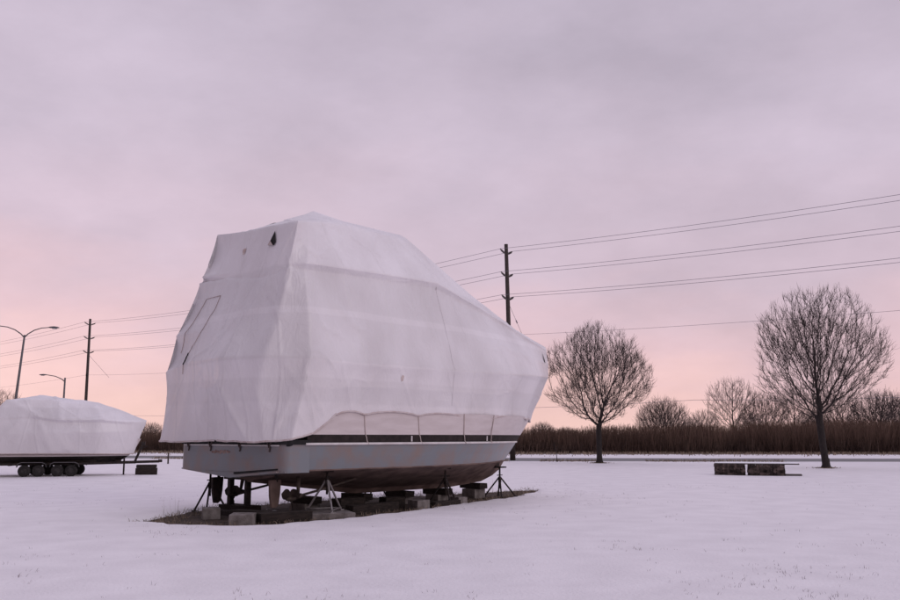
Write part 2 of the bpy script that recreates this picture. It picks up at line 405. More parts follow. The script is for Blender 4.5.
def tree_mesh(P, par, tip, base_r, expo=2.2, split_z=2.0, twigs=1, twig_len=(.25, .6), seed=3, up=.35, center=None, twr=.0055, trunk_r=.07):
    r = np.random.default_rng(seed)
    n = len(P); ch = [[] for _ in range(n)]
    for i in range(1, n):
        if par[i] >= 0: ch[par[i]].append(i)
    a = np.zeros(n)
    for i in range(n-1, -1, -1):
        a[i] = tip**expo if not ch[i] else max(sum(a[c] for c in ch[i]), tip**expo)
    P = P.copy()
    for _ in range(3):      # straighten the growth steps into smooth limbs
        Q = P.copy()
        for i in range(1, n):
            if ch[i] and par[i] >= 0: Q[i] = .5*P[i]+.25*P[par[i]]+.25*np.mean(P[ch[i]], 0)
        P = Q
    rad = a**(1/expo)
    # thicken the lower trunk to the measured girth
    k = base_r/rad[0]; rad = tip + (base_r-tip)*np.clip((rad-tip)/max(rad[0]-tip, 1e-6), 0, 1)**1.12
    tr, cr_ = MB(), MB()
    def walk(start, prev):
        stack = [(start, prev)]
        while stack:
            i, pv = stack.pop(); chain = [pv] if pv is not None else []; cur = i; chain.append(cur)
            while ch[cur]:
                cs = sorted(ch[cur], key=lambda c: -rad[c])
                for c in cs[1:]: stack.append((c, cur))
                cur = cs[0]; chain.append(cur)
            rr = [rad[c] for c in chain]
            if pv is not None: rr[0] = min(rad[pv]*.9, rr[1]*1.25)
            # split thick portion to trunk mesh
            seg = [j for j in range(len(chain)) if rr[j] >= trunk_r]
            j1 = seg[-1] if seg else -1
            pts = [P[c] for c in chain]
            if j1 >= 1: tr.tube(pts[:j1+1], rr[:j1+1], 9)
            if j1 < len(chain)-1:
                s0 = max(j1, 0)
                sub = pts[s0:]; sr = rr[s0:]
                # simplify to speed up
                cr_.tube(sub, sr, 5 if max(sr) > .03 else 3, cap=False)
    walk(0, None)
    # flare at the root
    tw = []
    for i in range(n):
        if rad[i] < .02:
            m = twigs if ch[i] else twigs+2
            for _ in range(m):
                if r.random() < .55 or not ch[i]:
                    o = P[i]-(center if center is not None else P[0]); o = o/np.linalg.norm(o)
                    d = o*.8 + np.array([0, 0, up]) + r.normal(0, .42, 3); d /= np.linalg.norm(d)
                    ln = r.uniform(*twig_len); p0 = P[i]; p1 = p0+d*ln*.55+r.normal(0, .02, 3); p2 = p1+(d+np.array([0, 0, .3]))*ln*.4
                    tw.append((p0, p1, p2))
    for p0, p1, p2 in tw:
        cr_.tube([p0, p1, p2], [twr, twr*.85, twr*.5], 3, cap=False)
    return tr, cr_
def ell_points(n, c, r, pw=.45, seed=0, shape=None):
    g = np.random.default_rng(seed); d = g.normal(size=(n, 3)); d /= np.linalg.norm(d, axis=1)[:, None]
    q = g.random(n)**pw
    p = d*q[:, None]*np.array(r)
    if shape: p = shape(p, r)
    return p+np.array(c)
def lawn_tree(name, label, px_loc, height, halfw, fork, base_r, seed, n=2300, lowz=2.0, lean=0):
    t = thing(name, label, 'tree', px_loc, 0, 'bare trees on the snowy lawn')
    cz = (height+lowz)/2; rz = (height-lowz)/2
    def shp(p, r):   # egg: widest a little below the middle, tapering to the crown base
        z = p[:, 2]/r[2]; k = np.where(z < -.35, 1-.45*(np.clip(-z-.35, 0, 1)/.65)**1.6, 1.0)
        k = k*(1-.08*z)
        an = np.arctan2(p[:, 1], p[:, 0]); lob = 1+.06*np.sin(2*an+seed)+.07*np.sin(3*an+seed*2.3+3*z)+.07*np.sin(5*z+seed*1.7+an)
        return p*np.stack([k*lob, k*lob, 1+.05*np.sin(an*2+seed)], -1)
    att = ell_points(n, (0, 0, cz), (halfw, halfw, rz), .42, seed, shp)
    hole = np.array([noise.noise(Vector(q)*.75+Vector((seed, 0, 0))) for q in att]); att = att[hole > -.16]   # gaps in the crown
    g = np.random.default_rng(seed)
    trunk = [(lean*k/10*fork + g.normal(0, .012), g.normal(0, .012), k/10*fork) for k in range(11)]
    P, par = colonize(att, trunk, .15, 2.2, .21, .10, 170, 19000, seed)
    tr, cr_ = tree_mesh(P, par, .0072, base_r, 2.0, twigs=2, twig_len=(.20, .50), seed=seed, center=np.array([0, 0, fork]))
    # root flare
    tr.tube([(0, 0, -.12), (0, 0, .03), (0, 0, .16), (0, 0, .5)], [base_r*1.75, base_r*1.5, base_r*1.15, base_r*.98], 12)
    tr.build('trunk', M['bark'], t, True); cr_.build('crown', M['twig'], t, True)
    return t
lawn_tree('bare_tree', 'bare maple with round fan crown just right of the wrapped bow', (9.0, 55, gz(9.0, 55)), 8.35, 3.5, 1.75, .165, 5, 11500, 2.1)
lawn_tree('bare_tree', 'taller bare tree on the right beside the low stone bench', (19.0, 46.2, gz(19.0, 46.2)), 9.1, 3.12, 2.2, .175, 9, 13000, 2.4, -.08)
lawn_tree('bare_tree', 'bare tree mostly out of view with twig tips at the right edge', (30.5, 50.5, 0), 7.2, 3.0, 1.9, .2, 13, 4500, 2.3)

def wild_proto(label, n, h, hw, stems, seed, low, loc, sc, rot, group):
    t = thing('bare_tree', label, 'tree', loc, rot, group)
    att = ell_points(n, (0, 0, (h+low)/2), (hw, hw, (h-low)/2), .5, seed)
    g = np.random.default_rng(seed); trs, crs = MB(), MB()
    for s in range(stems):
        a = g.uniform(0, 6.28); rr = .18*hw*(s > 0)
        sub = att[s::stems]
        x0, y0 = rr*math.cos(a), rr*math.sin(a)
        trunk = [(x0*(1+.25*k), y0*(1+.25*k), k*.3) for k in range(max(3, int(low/.3)+1))]
        P, par = colonize(sub, trunk, .26, 3.5, .36, .12, 110, 3500, seed+s)
        tr, cr_ = tree_mesh(P, par, .012, .16 if stems == 1 else .10, 2.1, twigs=1, twig_len=(.4, 1.0), seed=seed+s, center=np.array([0, 0, low]), twr=.011, trunk_r=.06)
        trs.add(tr.v, tr.f); crs.add(cr_.v, cr_.f)
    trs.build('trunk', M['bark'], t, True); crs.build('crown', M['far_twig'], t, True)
    t.scale = (sc, sc, sc)
    return t
GB = 'bare trees beyond the reed bed'
def far(px, y_top, Dd): return ((px-450)/900*Dd*.985, Dd, 0)
pa = wild_proto('largest bare tree beyond the reeds, between the two lawn trees', 2200, 9.2, 3.6, 1, 31, 2.2, far(735, 0, 122), 1.0, .3, GB)
pb = wild_proto('dense dark bare bush beyond the reeds, right of the round lawn tree', 2600, 6.0, 3.2, 4, 41, .9, far(664, 0, 112), 1.0, 0, GB)
pc = wild_proto('ragged bare tree beyond the reeds, left of the taller lawn tree', 1900, 7.2, 3.2, 2, 51, 1.2, far(768, 0, 118), 1.0, 0, GB)
def cp(p, label, loc, sc, rot):
    c = copy_tree(p); c.location = loc; c.scale = (sc, sc, sc*random.uniform(.95, 1.05)); c.rotation_euler = (0, 0, rot); c['label'] = label; return c
cp(pc, 'thin sparse bare tree beyond the reeds, just left of the largest one', far(705, 0, 120), .70, 1.0)
cp(pa, 'bare tree beyond the reeds, seen behind the left branches of the taller lawn tree', far(796, 0, 120), .88, 2.1)
cp(pc, 'bare tree beyond the reeds, seen behind the right branches of the taller lawn tree', far(838, 0, 118), .98, 4.0)
cp(pb, 'broad bare bush beyond the reeds at the right edge of the photo', far(884, 0, 112), 1.2, 2.6)
cp(pb, 'bare bush beyond the reeds against the trunk of the taller lawn tree', far(815, 0, 124), .80, 1.2)
cp(pb, 'small bare bush beyond the reeds, close right of the wrapped bow', far(543, 0, 122), .56, 3.3)
cp(pb, 'tiny bare bush beyond the reeds, seen left of the round lawn tree trunk', far(567, 0, 126), .48, 5.0)
cp(pb, 'pale bare bush beyond the reeds, seen between the two wrapped boats', far(150, 0, 112), .52, .8)
cp(pa, 'bare tree cut by the left edge behind the smaller wrapped boat', far(-3, 0, 96), .72, 3.0)
cp(pc, 'low bare tree beyond the reeds, just right of the dense dark bush', far(690, 0, 116), .55, 2.2)
cp(pa, 'bare tree at the right edge, beyond the reeds and behind the broad bush', far(912, 0, 126), .85, 5.1)
cp(pc, 'small ragged bare bush beyond the reeds, between the largest tree and the ragged one', far(752, 0, 114), .66, 5.6)

# ------------------------------------------------------------------ utility poles and lines
LD = Vector((44.5, -40, 0)).normalized(); LP = Vector((-LD.y, LD.x, 0))
if LP.x < 0: LP = -LP
LEV = (14.27, 12.67, 11.07)
def utility_pole(label, loc, lean, group):
    t = thing('utility_pole', label, 'utility pole', loc, 0, group)
    m = MB(); m.tube([(0, 0, -.3), (lean*.4, 0, 5.5), (lean, 0, 14.75)], [.19, .165, .125], 12); m.build('pole', M['wood_pole'], t, True)
    for z in LEV:
        for s in (-1, 1):
            m = MB(); x0 = lean*(z/14.75); c = Vector((x0, 0, z-.22))
            a = c + LP*s*.10; b = c+LP*s*.62+Vector((0, 0, .24))
            m.tube([a, a+(b-a)*.3], [.045, .045], 8)
            for k in range(5):
                q = a+(b-a)*(.3+.13*k); q2 = a+(b-a)*(.3+.13*k+.09)
                m.tube([q, q2, a+(b-a)*(.3+.13*(k+1))], [.075, .04, .04], 10)
            m.tube([b, b+Vector((0, 0, .06))], [.05, .04], 8)
            m.build('insulator', M['insul'], t, True)
    m = MB(); m.box((lean*.58, -.17, 8.4), (.16, .12, .22)); m.build('cable_clamp', M['steel_dark'], t)
    return t
PR = Vector((4.2, 61, 0)); PLf = Vector((-40.6, 101, 0))
pole_r = utility_pole('wooden utility pole rising behind the large wrapped boat', PR, -.32, 'utility poles along the power line')
pole_l = utility_pole('distant wooden utility pole rising behind the smaller wrapped boat', PLf, -.1, 'utility poles along the power line')
NR = PR + (PR-PLf)*.98; NL = PLf+(PLf-PR)
def sag_pts(a, b, s, n=22):
    return [a.lerp(b, k/n) - Vector((0, 0, 4*s*(k/n)*(1-k/n))) for k in range(n+1)]
hnames = ('topmost', 'middle', 'lowest')
for i, z in enumerate(LEV):
    for s in (-1, 1):
        off = LP*s*.62 + Vector((0, 0, .07))
        a = NL+off+Vector((0, 0, z)); b = PLf+off+Vector((-.1*z/14.75, 0, z)); c = PR+off+Vector((-.32*z/14.75, 0, z)); d = NR+off+Vector((0, 0, z))
        pts = sag_pts(a, b, .7)+sag_pts(b, c, .75)[1:]+sag_pts(c, d, .8)[1:]
        m = MB(); m.tube(pts, .0125, 5)
        tag(m.build('power_line', M['cable'], None, True), '%s power line on the %s insulators of the utility poles' % (hnames[i], 'left' if s < 0 else 'right'), 'power line', 'power lines between the utility poles')
z = 8.4
pts = sag_pts(NL+Vector((0, 0, z)), PLf+Vector((-.05, -.2, z)), .6)+sag_pts(PLf+Vector((-.05, -.2, z)), PR+Vector((-.18, -.2, z)), .7)[1:]+sag_pts(PR+Vector((-.18, -.2, z)), NR+Vector((0, 0, z)), .6)[1:]
m = MB(); m.tube(pts, .009, 5)
tag(m.build('communication_cable', M['cable'], None, True), 'thin single cable strung well below the power lines on the same poles', 'cable')
m = MB(); ga = PR+Vector((-.22, 0, 10.7)); gb = PR+LP*1.2+Vector((.1, 0, 8.3)); m.tube([ga, ga.lerp(gb, .5), gb], .012, 5); m.tube([ga.lerp(gb, .5), ga.lerp(gb, .58)], .045, 6)
gb2 = PLf+LP*1.9+Vector((.6, 0, 7.6))
tag(m.build('guy_wire', M['cable'], None, True), 'short slack wire hanging from the pole behind the large boat down to the thin cable', 'wire')
m = MB(); ga = PLf+Vector((-.07, 0, 10.7)); gb = PLf+LP*1.9+Vector((.6, 0, 8.2)); m.tube([ga, ga.lerp(gb, .5), gb], .014, 5)
tag(m.build('guy_wire', M['cable'], None, True), 'slack wire hanging from the distant pole behind the smaller boat', 'wire')
# a lower line along the far side of the road
q = [Vector((62, 70, 5.7)), Vector((26.5, 98, 5.5)), Vector((-12, 128, 5.4)), Vector((-60, 166, 5.4)), Vector((-150, 235, 5.4))]
pts = sag_pts(q[0], q[1], .35)+sag_pts(q[1], q[2], .4)[1:]+sag_pts(q[2], q[3], .4)[1:]+sag_pts(q[3], q[4], .4)[1:]
m = MB(); m.tube(pts, .02, 5)
tag(m.build('power_line', M['cable'], None, True), 'low dark line running just above the reeds behind the lawn trees', 'power line')
# ------------------------------------------------------------------ street lamps
def lamp_head(t, base, d, ln=.85):
    m = MB(); d = d.normalized(); s = Vector((-d.y, d.x, 0)); prof = [(0, .05, .05), (.15, .1, .09), (.5, .17, .12), (.85, .14, .08), (1, .05, .03)]
    vs = []; n = 10
    for f_, w_, h_ in prof:
        for k in range(n):
            a = 2*math.pi*k/n
            vs.append(base+d*ln*f_+s*w_*math.cos(a)+Vector((0, 0, h_*math.sin(a)*(1 if math.sin(a) > 0 else .6))))
    fs = [(i*n+k, i*n+(k+1) % n, (i+1)*n+(k+1) % n, (i+1)*n+k) for i in range(len(prof)-1) for k in range(n)]
    fs += [tuple(range(n)), tuple((len(prof)-1)*n+k for k in range(n))]
    m.add(vs, fs); h = m.build('lamp_head', M['lamp_grey'], t, True)
    m = MB(); m.box(base+d*ln*.55-Vector((0, 0, .085)), (.36, .2, .05), math.atan2(d.y, d.x)); m.build('lens', M['lens'], h)
t = thing('street_lamp', 'tall street lamp with two curved arms at the far left', 'street lamp', (-36.0, 75, 0))
m = MB(); m.tube([(0, 0, -.2), (.02, 0, 5), (.36, 0, 10.0)], [.13, .11, .075], 10); m.build('pole', M['lamp_grey'], t, True)
for d in (Vector((.96, .2, 0)), Vector((-.93, -.36, 0))):
    m = MB(); c = Vector((.34, 0, 9.8)); pts = [c+d*x*1.9+Vector((0, 0, zz)) for x, zz in ((0, 0), (.15, .3), (.4, .62), (.7, .82), (1, .88))]
    m.tube(pts, [.055, .05, .045, .04, .04], 8); m.build('arm', M['lamp_grey'], t, True)
    lamp_head(t, pts[-1], d)
t = thing('street_lamp', 'smaller distant street lamp with one arm, behind the smaller wrapped boat', 'street lamp', (-49.1, 115, 0))
m = MB(); m.tube([(0, 0, -.2), (0, 0, 5), (.0, 0, 9.0)], [.15, .13, .1], 10); m.build('pole', M['lamp_grey'], t, True)
m = MB(); d = Vector((-1, -.1, 0)); c = Vector((0, 0, 8.5)); pts = [c+d*x*2.2+Vector((0, 0, zz)) for x, zz in ((0, 0), (.2, .35), (.55, .68), (1, .85))]
m.tube(pts, [.07, .06, .055, .05], 8); m.build('arm', M['lamp_grey'], t, True); lamp_head(t, pts[-1], d, 1.0)

# ------------------------------------------------------------------ the large boat
def stem(z): return float(np.interp(z, [.30, .36, .41, .55, .70, .91, 1.42, 2.08, 3.33], [6.6, 7.5, 7.95, 8.42, 8.72, 8.92, 9.48, 10.15, 11.05]))
def shape(t, p): return 1-max(0, (t-.40)/.60)**p
boat = thing('cabin_cruiser', 'large cabin cruiser shrouded in white shrink wrap, propped on stands and blocks', 'boat', BO, TH)
rows = [(.30, .05, 1.8), (.41, .14, 1.9), (.55, .60, 1.9), (.70, 1.08, 1.9), (.92, 1.70, 1.95), (.945, 1.75, 1.95), (1.18, 1.80, 1.95), (1.42, 1.84, 2.1), (1.46, 1.845, 2.12), (1.635, 1.85, 2.2), (2.12, 1.86, 2.5)]
def hb(u, z):
    bz = float(np.interp(z, [r[0] for r in rows], [r[1] for r in rows])); pz = float(np.interp(z, [r[0] for r in rows], [r[2] for r in rows]))
    return bz*shape(min(u/stem(z), 1), pz)
ROWMAT = {0: 2, 1: 2, 2: 2, 3: 2, 4: 2, 5: 1, 6: 1, 7: 3, 8: 3, 9: 0}
m = MB(); nst = 48
ts = [k/nst for k in range(nst+1)]
for side in (-1, 1):
    base = len(m.v)
    for z, b, p in rows:
        for t_ in ts:
            u = .5+(stem(z)-.5)*t_
            kz_ = float(np.interp(u, [.5, 3.4], [.42, 1]))     # the bottom flattens and rises towards the stern
            m.v.append((u, side*(hb(u, z) if t_ < 1 else .012), z if z > .92 else .92-(.92-z)*kz_))
    for r_ in range(len(rows)-1):
        for k in range(nst):
            i = base+r_*(nst+1)+k
            m.f.append((i, i+1, i+nst+2, i+nst+1)); m.m.append(ROWMAT[r_])
# transom and stem closing
nb_ = len(rows)*(nst+1)
for r_ in range(len(rows)-1):
    a = r_*(nst+1); b = a+nst+1
    m.f.append((a, b, nb_+b, nb_+a)); m.m.append(ROWMAT[r_])
    m.f.append((a+nst, b+nst, nb_+b+nst, nb_+a+nst)); m.m.append(ROWMAT[r_])
m.f.append(tuple([k for k in range(nst+1)]+[nb_+k for k in range(nst, -1, -1)])); m.m.append(2)
hull = m.build('hull', [M['cream'], M['grey'], M['anti'], M['band']], boat)
# white moulding that carries a line of snow
m = MB()
for side in (-1, 1):
    pts = [(u, side*(hb(u, 1.44)+.022), 1.45) for u in np.linspace(.45, stem(1.44)-.02, 60)]
    m.tube(pts, .026, 8)
m.build('moulding', M['white'], boat, True)
# chine line
m = MB()
for side in (-1, 1):
    m.tube([(u, side*(hb(u, .935)+.012), .935) for u in np.linspace(.5, stem(.935)-.03, 60)], .020, 6)
m.build('spray_rail', M['anti'], boat, True)
# swim platform across the stern
def platform(z0, z1, inset=0, y0=-.02, rr=.16):
    pts = []
    hw = 1.84-inset
    for cx_, cy_, a0 in ((y0+rr, -hw+rr, 180), (y0+rr, hw-rr, 90)):
        ang = [a0+k*15 for k in range(7)] if a0 == 180 else [180-k*15 for k in range(7)]
        if a0 == 180: ang = [270-k*15 for k in range(7)]
        for a in ang: pts.append((cx_+rr*math.cos(R(a)), cy_+rr*math.sin(R(a))))
    pts = [(.57, -hw)]+pts+[(.57, hw)]
    n = len(pts); mm = MB()
    mm.add([(x, y, z0) for x, y in pts]+[(x, y, z1) for x, y in pts], [(k, (k+1) % n, n+(k+1) % n, n+k) for k in range(n)]+[tuple(range(n-1, -1, -1)), tuple(range(n, 2*n))])
    return mm
plat = platform(.90, 1.44).build('swim_platform', M['grey'], boat)
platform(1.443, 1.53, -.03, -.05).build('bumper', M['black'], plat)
for v in (1.45, .62, -.42, -1.40):
    m = MB(); m.tube([(-.08, v-.09, 1.52), (-.05, v+.02, 1.42), (-.03, v+.04, 1.34), (-.032, v+.055, 1.30)], .017, 6); m.tube([(-.08, v+.08, 1.53), (-.045, v+.05, 1.38)], .015, 6); m.build('tie_down', M['hook'], plat)
m = MB(); m.tube([(-.035, y, 1.425) for y in np.linspace(-1.66, 1.66, 8)], .016, 6); m.build('rubbing_strip', M['white'], plat, True)
# worn name lettering: illegible dark smudge of short strokes
m = MB(); g = random.Random(4)
for k in range(16):
    v = .62-.042*k; m.box((-.024, v, 1.285+g.uniform(-.01, .01)), (.006, .028, g.uniform(.035, .085)))
m.build('lettering', M['zip'], plat)
m = MB(); prof = [(-1.80, .905), (0, .765), (1.80, .905), (1.80, .93), (-1.80, .93)]
n = len(prof); m.add([(.0, y, z_) for y, z_ in prof]+[(.56, y, z_) for y, z_ in prof], [(k, (k+1) % n, n+(k+1) % n, n+k) for k in range(n)]+[tuple(range(n-1, -1, -1)), tuple(range(n, 2*n))])
m.build('transom_bottom', M['grey'], boat)
m = MB(); m.add([(-.03, -.18, .845), (-.03, -1.62, .955), (-.03, -1.62, .985), (-.03, -.18, .885), (.03, -.18, .845), (.03, -1.62, .955), (.03, -1.62, .985), (.03, -.18, .885)], [(0, 1, 2, 3), (4, 5, 6, 7), (0, 1, 5, 4), (2, 3, 7, 6), (1, 2, 6, 5), (0, 3, 7, 4)])
m.build('trim_tab_gap', M['black'], boat)
m = MB(); m.add([(-.10, -.14, .775), (-.10, -1.66, .905), (-.10, -1.66, .935), (-.10, -.14, .825), (.2, -.14, .775), (.2, -1.66, .905), (.2, -1.66, .935), (.2, -.14, .825)], [(0, 1, 2, 3), (4, 5, 6, 7), (0, 1, 5, 4), (2, 3, 7, 6), (1, 2, 6, 5), (0, 3, 7, 4)])
m.build('trim_tab', M['grey'], boat)
# dark under-transom block, rudders, shafts, propellers
for v in (-1.0, 1.0):
    r_ = MB()
    out_ = [(-.20, .74), (.12, .74), (.10, .45), (.06, .23), (-.02, .19), (-.13, .20), (-.18, .42)]
    n = len(out_); th_ = .028
    r_.add([(x, v-th_, zz) for x, zz in out_]+[(x, v+th_, zz) for x, zz in out_], [(k, (k+1) % n, n+(k+1) % n, n+k) for k in range(n)]+[tuple(range(n)), tuple(range(2*n-1, n-1, -1))])
    M4 = Matrix.Translation((.42, v, 0)) @ Matrix.Rotation(R(10), 4, 'Z') @ Matrix.Translation((0, -v, 0))
    r_.v = [tuple(M4 @ Vector(p)) for p in r_.v]
    ru = r_.build('rudder', M['anti'] if v < 0 else M['steel_dark'], boat, bevel=.012)
    m = MB(); m.tube([(.42, v, .70), (.42, v, .97)], .035, 10); m.build('rudder_post', M['steel_dark'], ru, True)
    m = MB(); m.tube([(.80, v, .36), (1.6, v*.98, .50), (2.6, v*.96, .70)], .026, 10); sh = m.build('shaft', M['bronze'], boat, True)
    m = MB(); m.tube([(.98, v, .40), (1.02, v*.95, .80)], [.03, .05], 8); m.tube([(.90, v, .375), (1.06, v, .405)], .05, 10); m.build('strut', M['bronze'], sh, True)
    m = MB(); c = Vector((.80, v, .36)); m.tube([c-Vector((.13, 0, .02)), c-Vector((.06, 0, .01)), c+Vector((.09, 0, .01))], [.018, .055, .06], 12)
    for b in range(3):
        a0 = b*math.pi*2/3+.25; vs = []
        for i in range(6):
            f_ = i/5; rr = .05+.22*f_; wd = .85*math.sin(math.pi*min(.16+f_*.74, 1))+.10
            for sgn in (-1, -.33, .33, 1):
                a = a0+sgn*wd*.62+f_*.25
                vs.append(c+Vector((sgn*.055*(1-.4*f_), rr*math.cos(a), rr*math.sin(a))))
        fs = [(i*4+k, i*4+k+1, i*4+k+5, i*4+k+4) for i in range(5) for k in range(3)]
        m.add(vs, fs)
        m.add([p+Vector((-.014, 0, 0)) for p in vs], [tuple(reversed(f)) for f in fs])
    m.build('propeller', M['bronze'] if v < 0 else M['steel_dark'], boat, True)
m = MB(); m.box((8.3, -hb(8.3, .80)-.01, .82), (.16, .10, .12)); m.build('bow_fitting', M['steel_dark'], boat, bevel=.01)
m = MB(); m.lathe((.08, -1.80, 1.50), [(.09, -.05), (.1, 0), (.09, .06)], 'X', 14); m.build('fender_roll', M['black'], boat, True)

# --- shrink wrap: control net, columns from stern centre round to the bow
def colhb(u, z): return -(hb(u, z)+.02)
RING = {   # columns from the port quarter across the stern, then along the starboard side to the bow
 'bottom': [(.40, 2.15, 1.55), (-.20, 2.42, 1.50), (-.24, 1.67, 1.49), (-.10, .35, 1.52), (-.32, -.98, 1.50), (-.22, -1.42, 1.50), (.06, -1.93, 1.55), (.62, -1.90, 1.66), (1.22, -1.885, 2.07), (2.9, colhb(2.9, 2.08), 2.09), (4.6, colhb(4.6, 2.08), 2.08), (6.9, colhb(6.9, 2.08), 2.07), (8.9, colhb(8.9, 2.08), 2.06), (10.17, -.01, 2.06)],
 'low': [(.40, 2.25, 2.5), (-.06, 2.46, 2.5), (-.20, 1.40, 2.6), (-.34, .12, 2.64), (-.46, -.14, 2.67), (-.30, -1.22, 2.55), (.30, -1.99, 2.6), (.95, -1.95, 2.55), (1.7, -1.95, 2.62), (2.9, -1.95, 2.62), (4.6, -1.94, 2.62), (7.0, -1.68, 2.62), (9.1, -.92, 2.66), (10.66, -.015, 2.72)],
 'gunwale': [(.45, 2.35, 3.03), (0, 2.66, 3.03), (-.15, 1.41, 3.20), (-.36, .42, 3.17), (-.52, -.23, 3.16), (-.30, -1.45, 3.15), (.42, -2.0, 3.13), (1.2, -2.02, 3.08), (1.9, -2.02, 3.07), (2.9, -2.03, 3.08), (4.6, -2.02, 3.10), (7.0, -1.86, 3.13), (9.2, -1.14, 3.23), (11.06, -.03, 3.33)],
 'mid': [(.6, 2.25, 3.88), (.18, 2.60, 3.87), (.04, 1.25, 3.90), (-.02, .35, 3.92), (-.12, -.38, 3.94), (0, -1.44, 3.89), (.50, -1.86, 3.84), (1.3, -1.84, 3.86), (1.9, -1.84, 3.86), (2.9, -1.84, 3.90), (4.35, -1.80, 4.02), (7.0, -1.58, 3.86), (9.15, -.98, 3.72), (10.98, -.10, 3.70)],
 'shoulder': [(.9, 1.9, 5.15), (.47, 2.08, 5.22), (.44, 1.0, 5.15), (.36, .1, 5.0), (.21, -.90, 4.90), (.30, -1.36, 5.07), (.58, -1.62, 5.09), (1.3, -1.64, 5.11), (1.9, -1.64, 5.13), (2.9, -1.63, 5.15), (4.5, -1.59, 5.18), (7.0, -1.12, 4.74), (9.1, -.66, 4.36), (10.84, -.14, 4.12)],
 'top': [(1.0, 1.85, 6.24), (.80, 2.04, 6.29), (.66, .8, 6.14), (.55, -.3, 6.07), (.43, -1.42, 5.99), (.45, -1.46, 5.99), (.90, -1.26, 6.10), (1.4, -1.12, 6.2), (2.0, -1.05, 6.26), (2.9, -.98, 6.28), (4.34, -.80, 6.30), (6.95, -.40, 5.40), (9.15, -.24, 4.62), (10.86, -.09, 4.22)],
 'ridge': [(1.2, .2, 6.35), (1.1, .25, 6.33), (.85, .1, 6.22), (.85, -.15, 6.22), (.95, -.3, 6.26), (1.0, -.25, 6.30), (1.3, -.16, 6.42), (1.7, -.08, 6.58), (1.98, -.04, 6.72), (2.9, 0, 6.66), (4.9, 0, 6.64), (6.75, 0, 5.66), (9.25, 0, 4.60), (10.87, 0, 4.25)],
}
RING['lip'] = [tuple(np.array(p)*.91+np.array(RING['mid'][k])*.09) if k <= 5 else (p[0], p[1]*(.955 if k <= 10 else .985), p[2]-(.12 if k <= 10 else .10)) for k, p in enumerate(RING['shoulder'])]
ORDER = ('bottom', 'low', 'gunwale', 'mid', 'lip', 'shoulder', 'top', 'ridge')
NS, NT = 18, 16
net = []
for rn in ORDER:
    sb = [np.array(p, float) for p in RING[rn]]
    pt = [p*np.array([1, -1, 1]) for p in sb[:8:-1]]       # port side mirrors starboard from column 9 to the bow
    net.append(pt+sb)
net = np.array(net)
nr, nc = net.shape[:2]
GR = np.zeros(((nr-1)*NS+1, (nc-1)*NT+1, 3)); SAG = np.zeros(GR.shape[:2])
for i in range(GR.shape[0]):
    a = min(i//NS, nr-2); s_ = i/NS-a
    for j in range(GR.shape[1]):
        b = min(j//NT, nc-2); t_ = j/NT-b
        GR[i, j] = (net[a, b]*(1-s_)*(1-t_)+net[a+1, b]*s_*(1-t_)+net[a, b+1]*(1-s_)*t_+net[a+1, b+1]*s_*t_)
        SAG[i, j] = 16*s_*(1-s_)*t_*(1-t_)*.012 + 4*s_*(1-s_)*(.10*max(0, 1-abs(j-6*NT)/(1.2*NT)) if a > 1 else .012)
for _ in range(2):    # soften creases a little
    Q = GR.copy(); Q[1:-1, 1:-1] = .5*GR[1:-1, 1:-1]+.125*(GR[:-2, 1:-1]+GR[2:, 1:-1]+GR[1:-1, :-2]+GR[1:-1, 2:]); Q[-1] = GR[-1]; GR = Q
# normals
du = np.gradient(GR, axis=1); dv = np.gradient(GR, axis=0); nrm = np.cross(du, dv); nrm /= np.linalg.norm(nrm, axis=2)[..., None]+1e-9
cen = np.array([4.5, 0, 3.3])
flip = np.sign((nrm*(GR-cen)).sum(2)); nrm *= flip[..., None]
V3 = Vector
FOLDS = [(V3((.45, -2.0, 3.13)), V3((.15, -1.7, 2.3)), .05, .09), (V3((.15, -1.7, 2.3)), V3((-.2, -1.6, 1.55)), .06, .08), (V3((-.42, -.1, 2.67)), V3((-.3, -.98, 1.5)), .05, .08), (V3((-.42, 0, 2.67)), V3((-.22, 1.67, 1.5)), .05, .08),
         (V3((4.55, -1.6, 5.1)), V3((4.62, -2.0, 3.1)), .03, .07), (V3((4.62, -2.0, 3.1)), V3((4.7, -1.95, 2.1)), .025, .08), (V3((.95, -1.75, 4.6)), V3((2.6, -1.85, 3.2)), .03, .08), (V3((2.6, -1.85, 3.9)), V3((1.4, -1.98, 2.6)), .03, .07),
         (V3((5.3, -1.55, 4.6)), V3((6.8, -1.85, 3.2)), .022, .09), (V3((.62, 1.7, 5.9)), V3((.2, .2, 4.2)), .02, .10), (V3((.6, 1.6, 6.0)), V3((.25, 1.9, 4.4)), .025, .08), (V3((.1, 1.1, 4.2)), V3((-.2, .6, 2.9)), .03, .10), (V3((7.6, -1.0, 4.5)), V3((8.4, -1.5, 3.2)), .02, .09)]
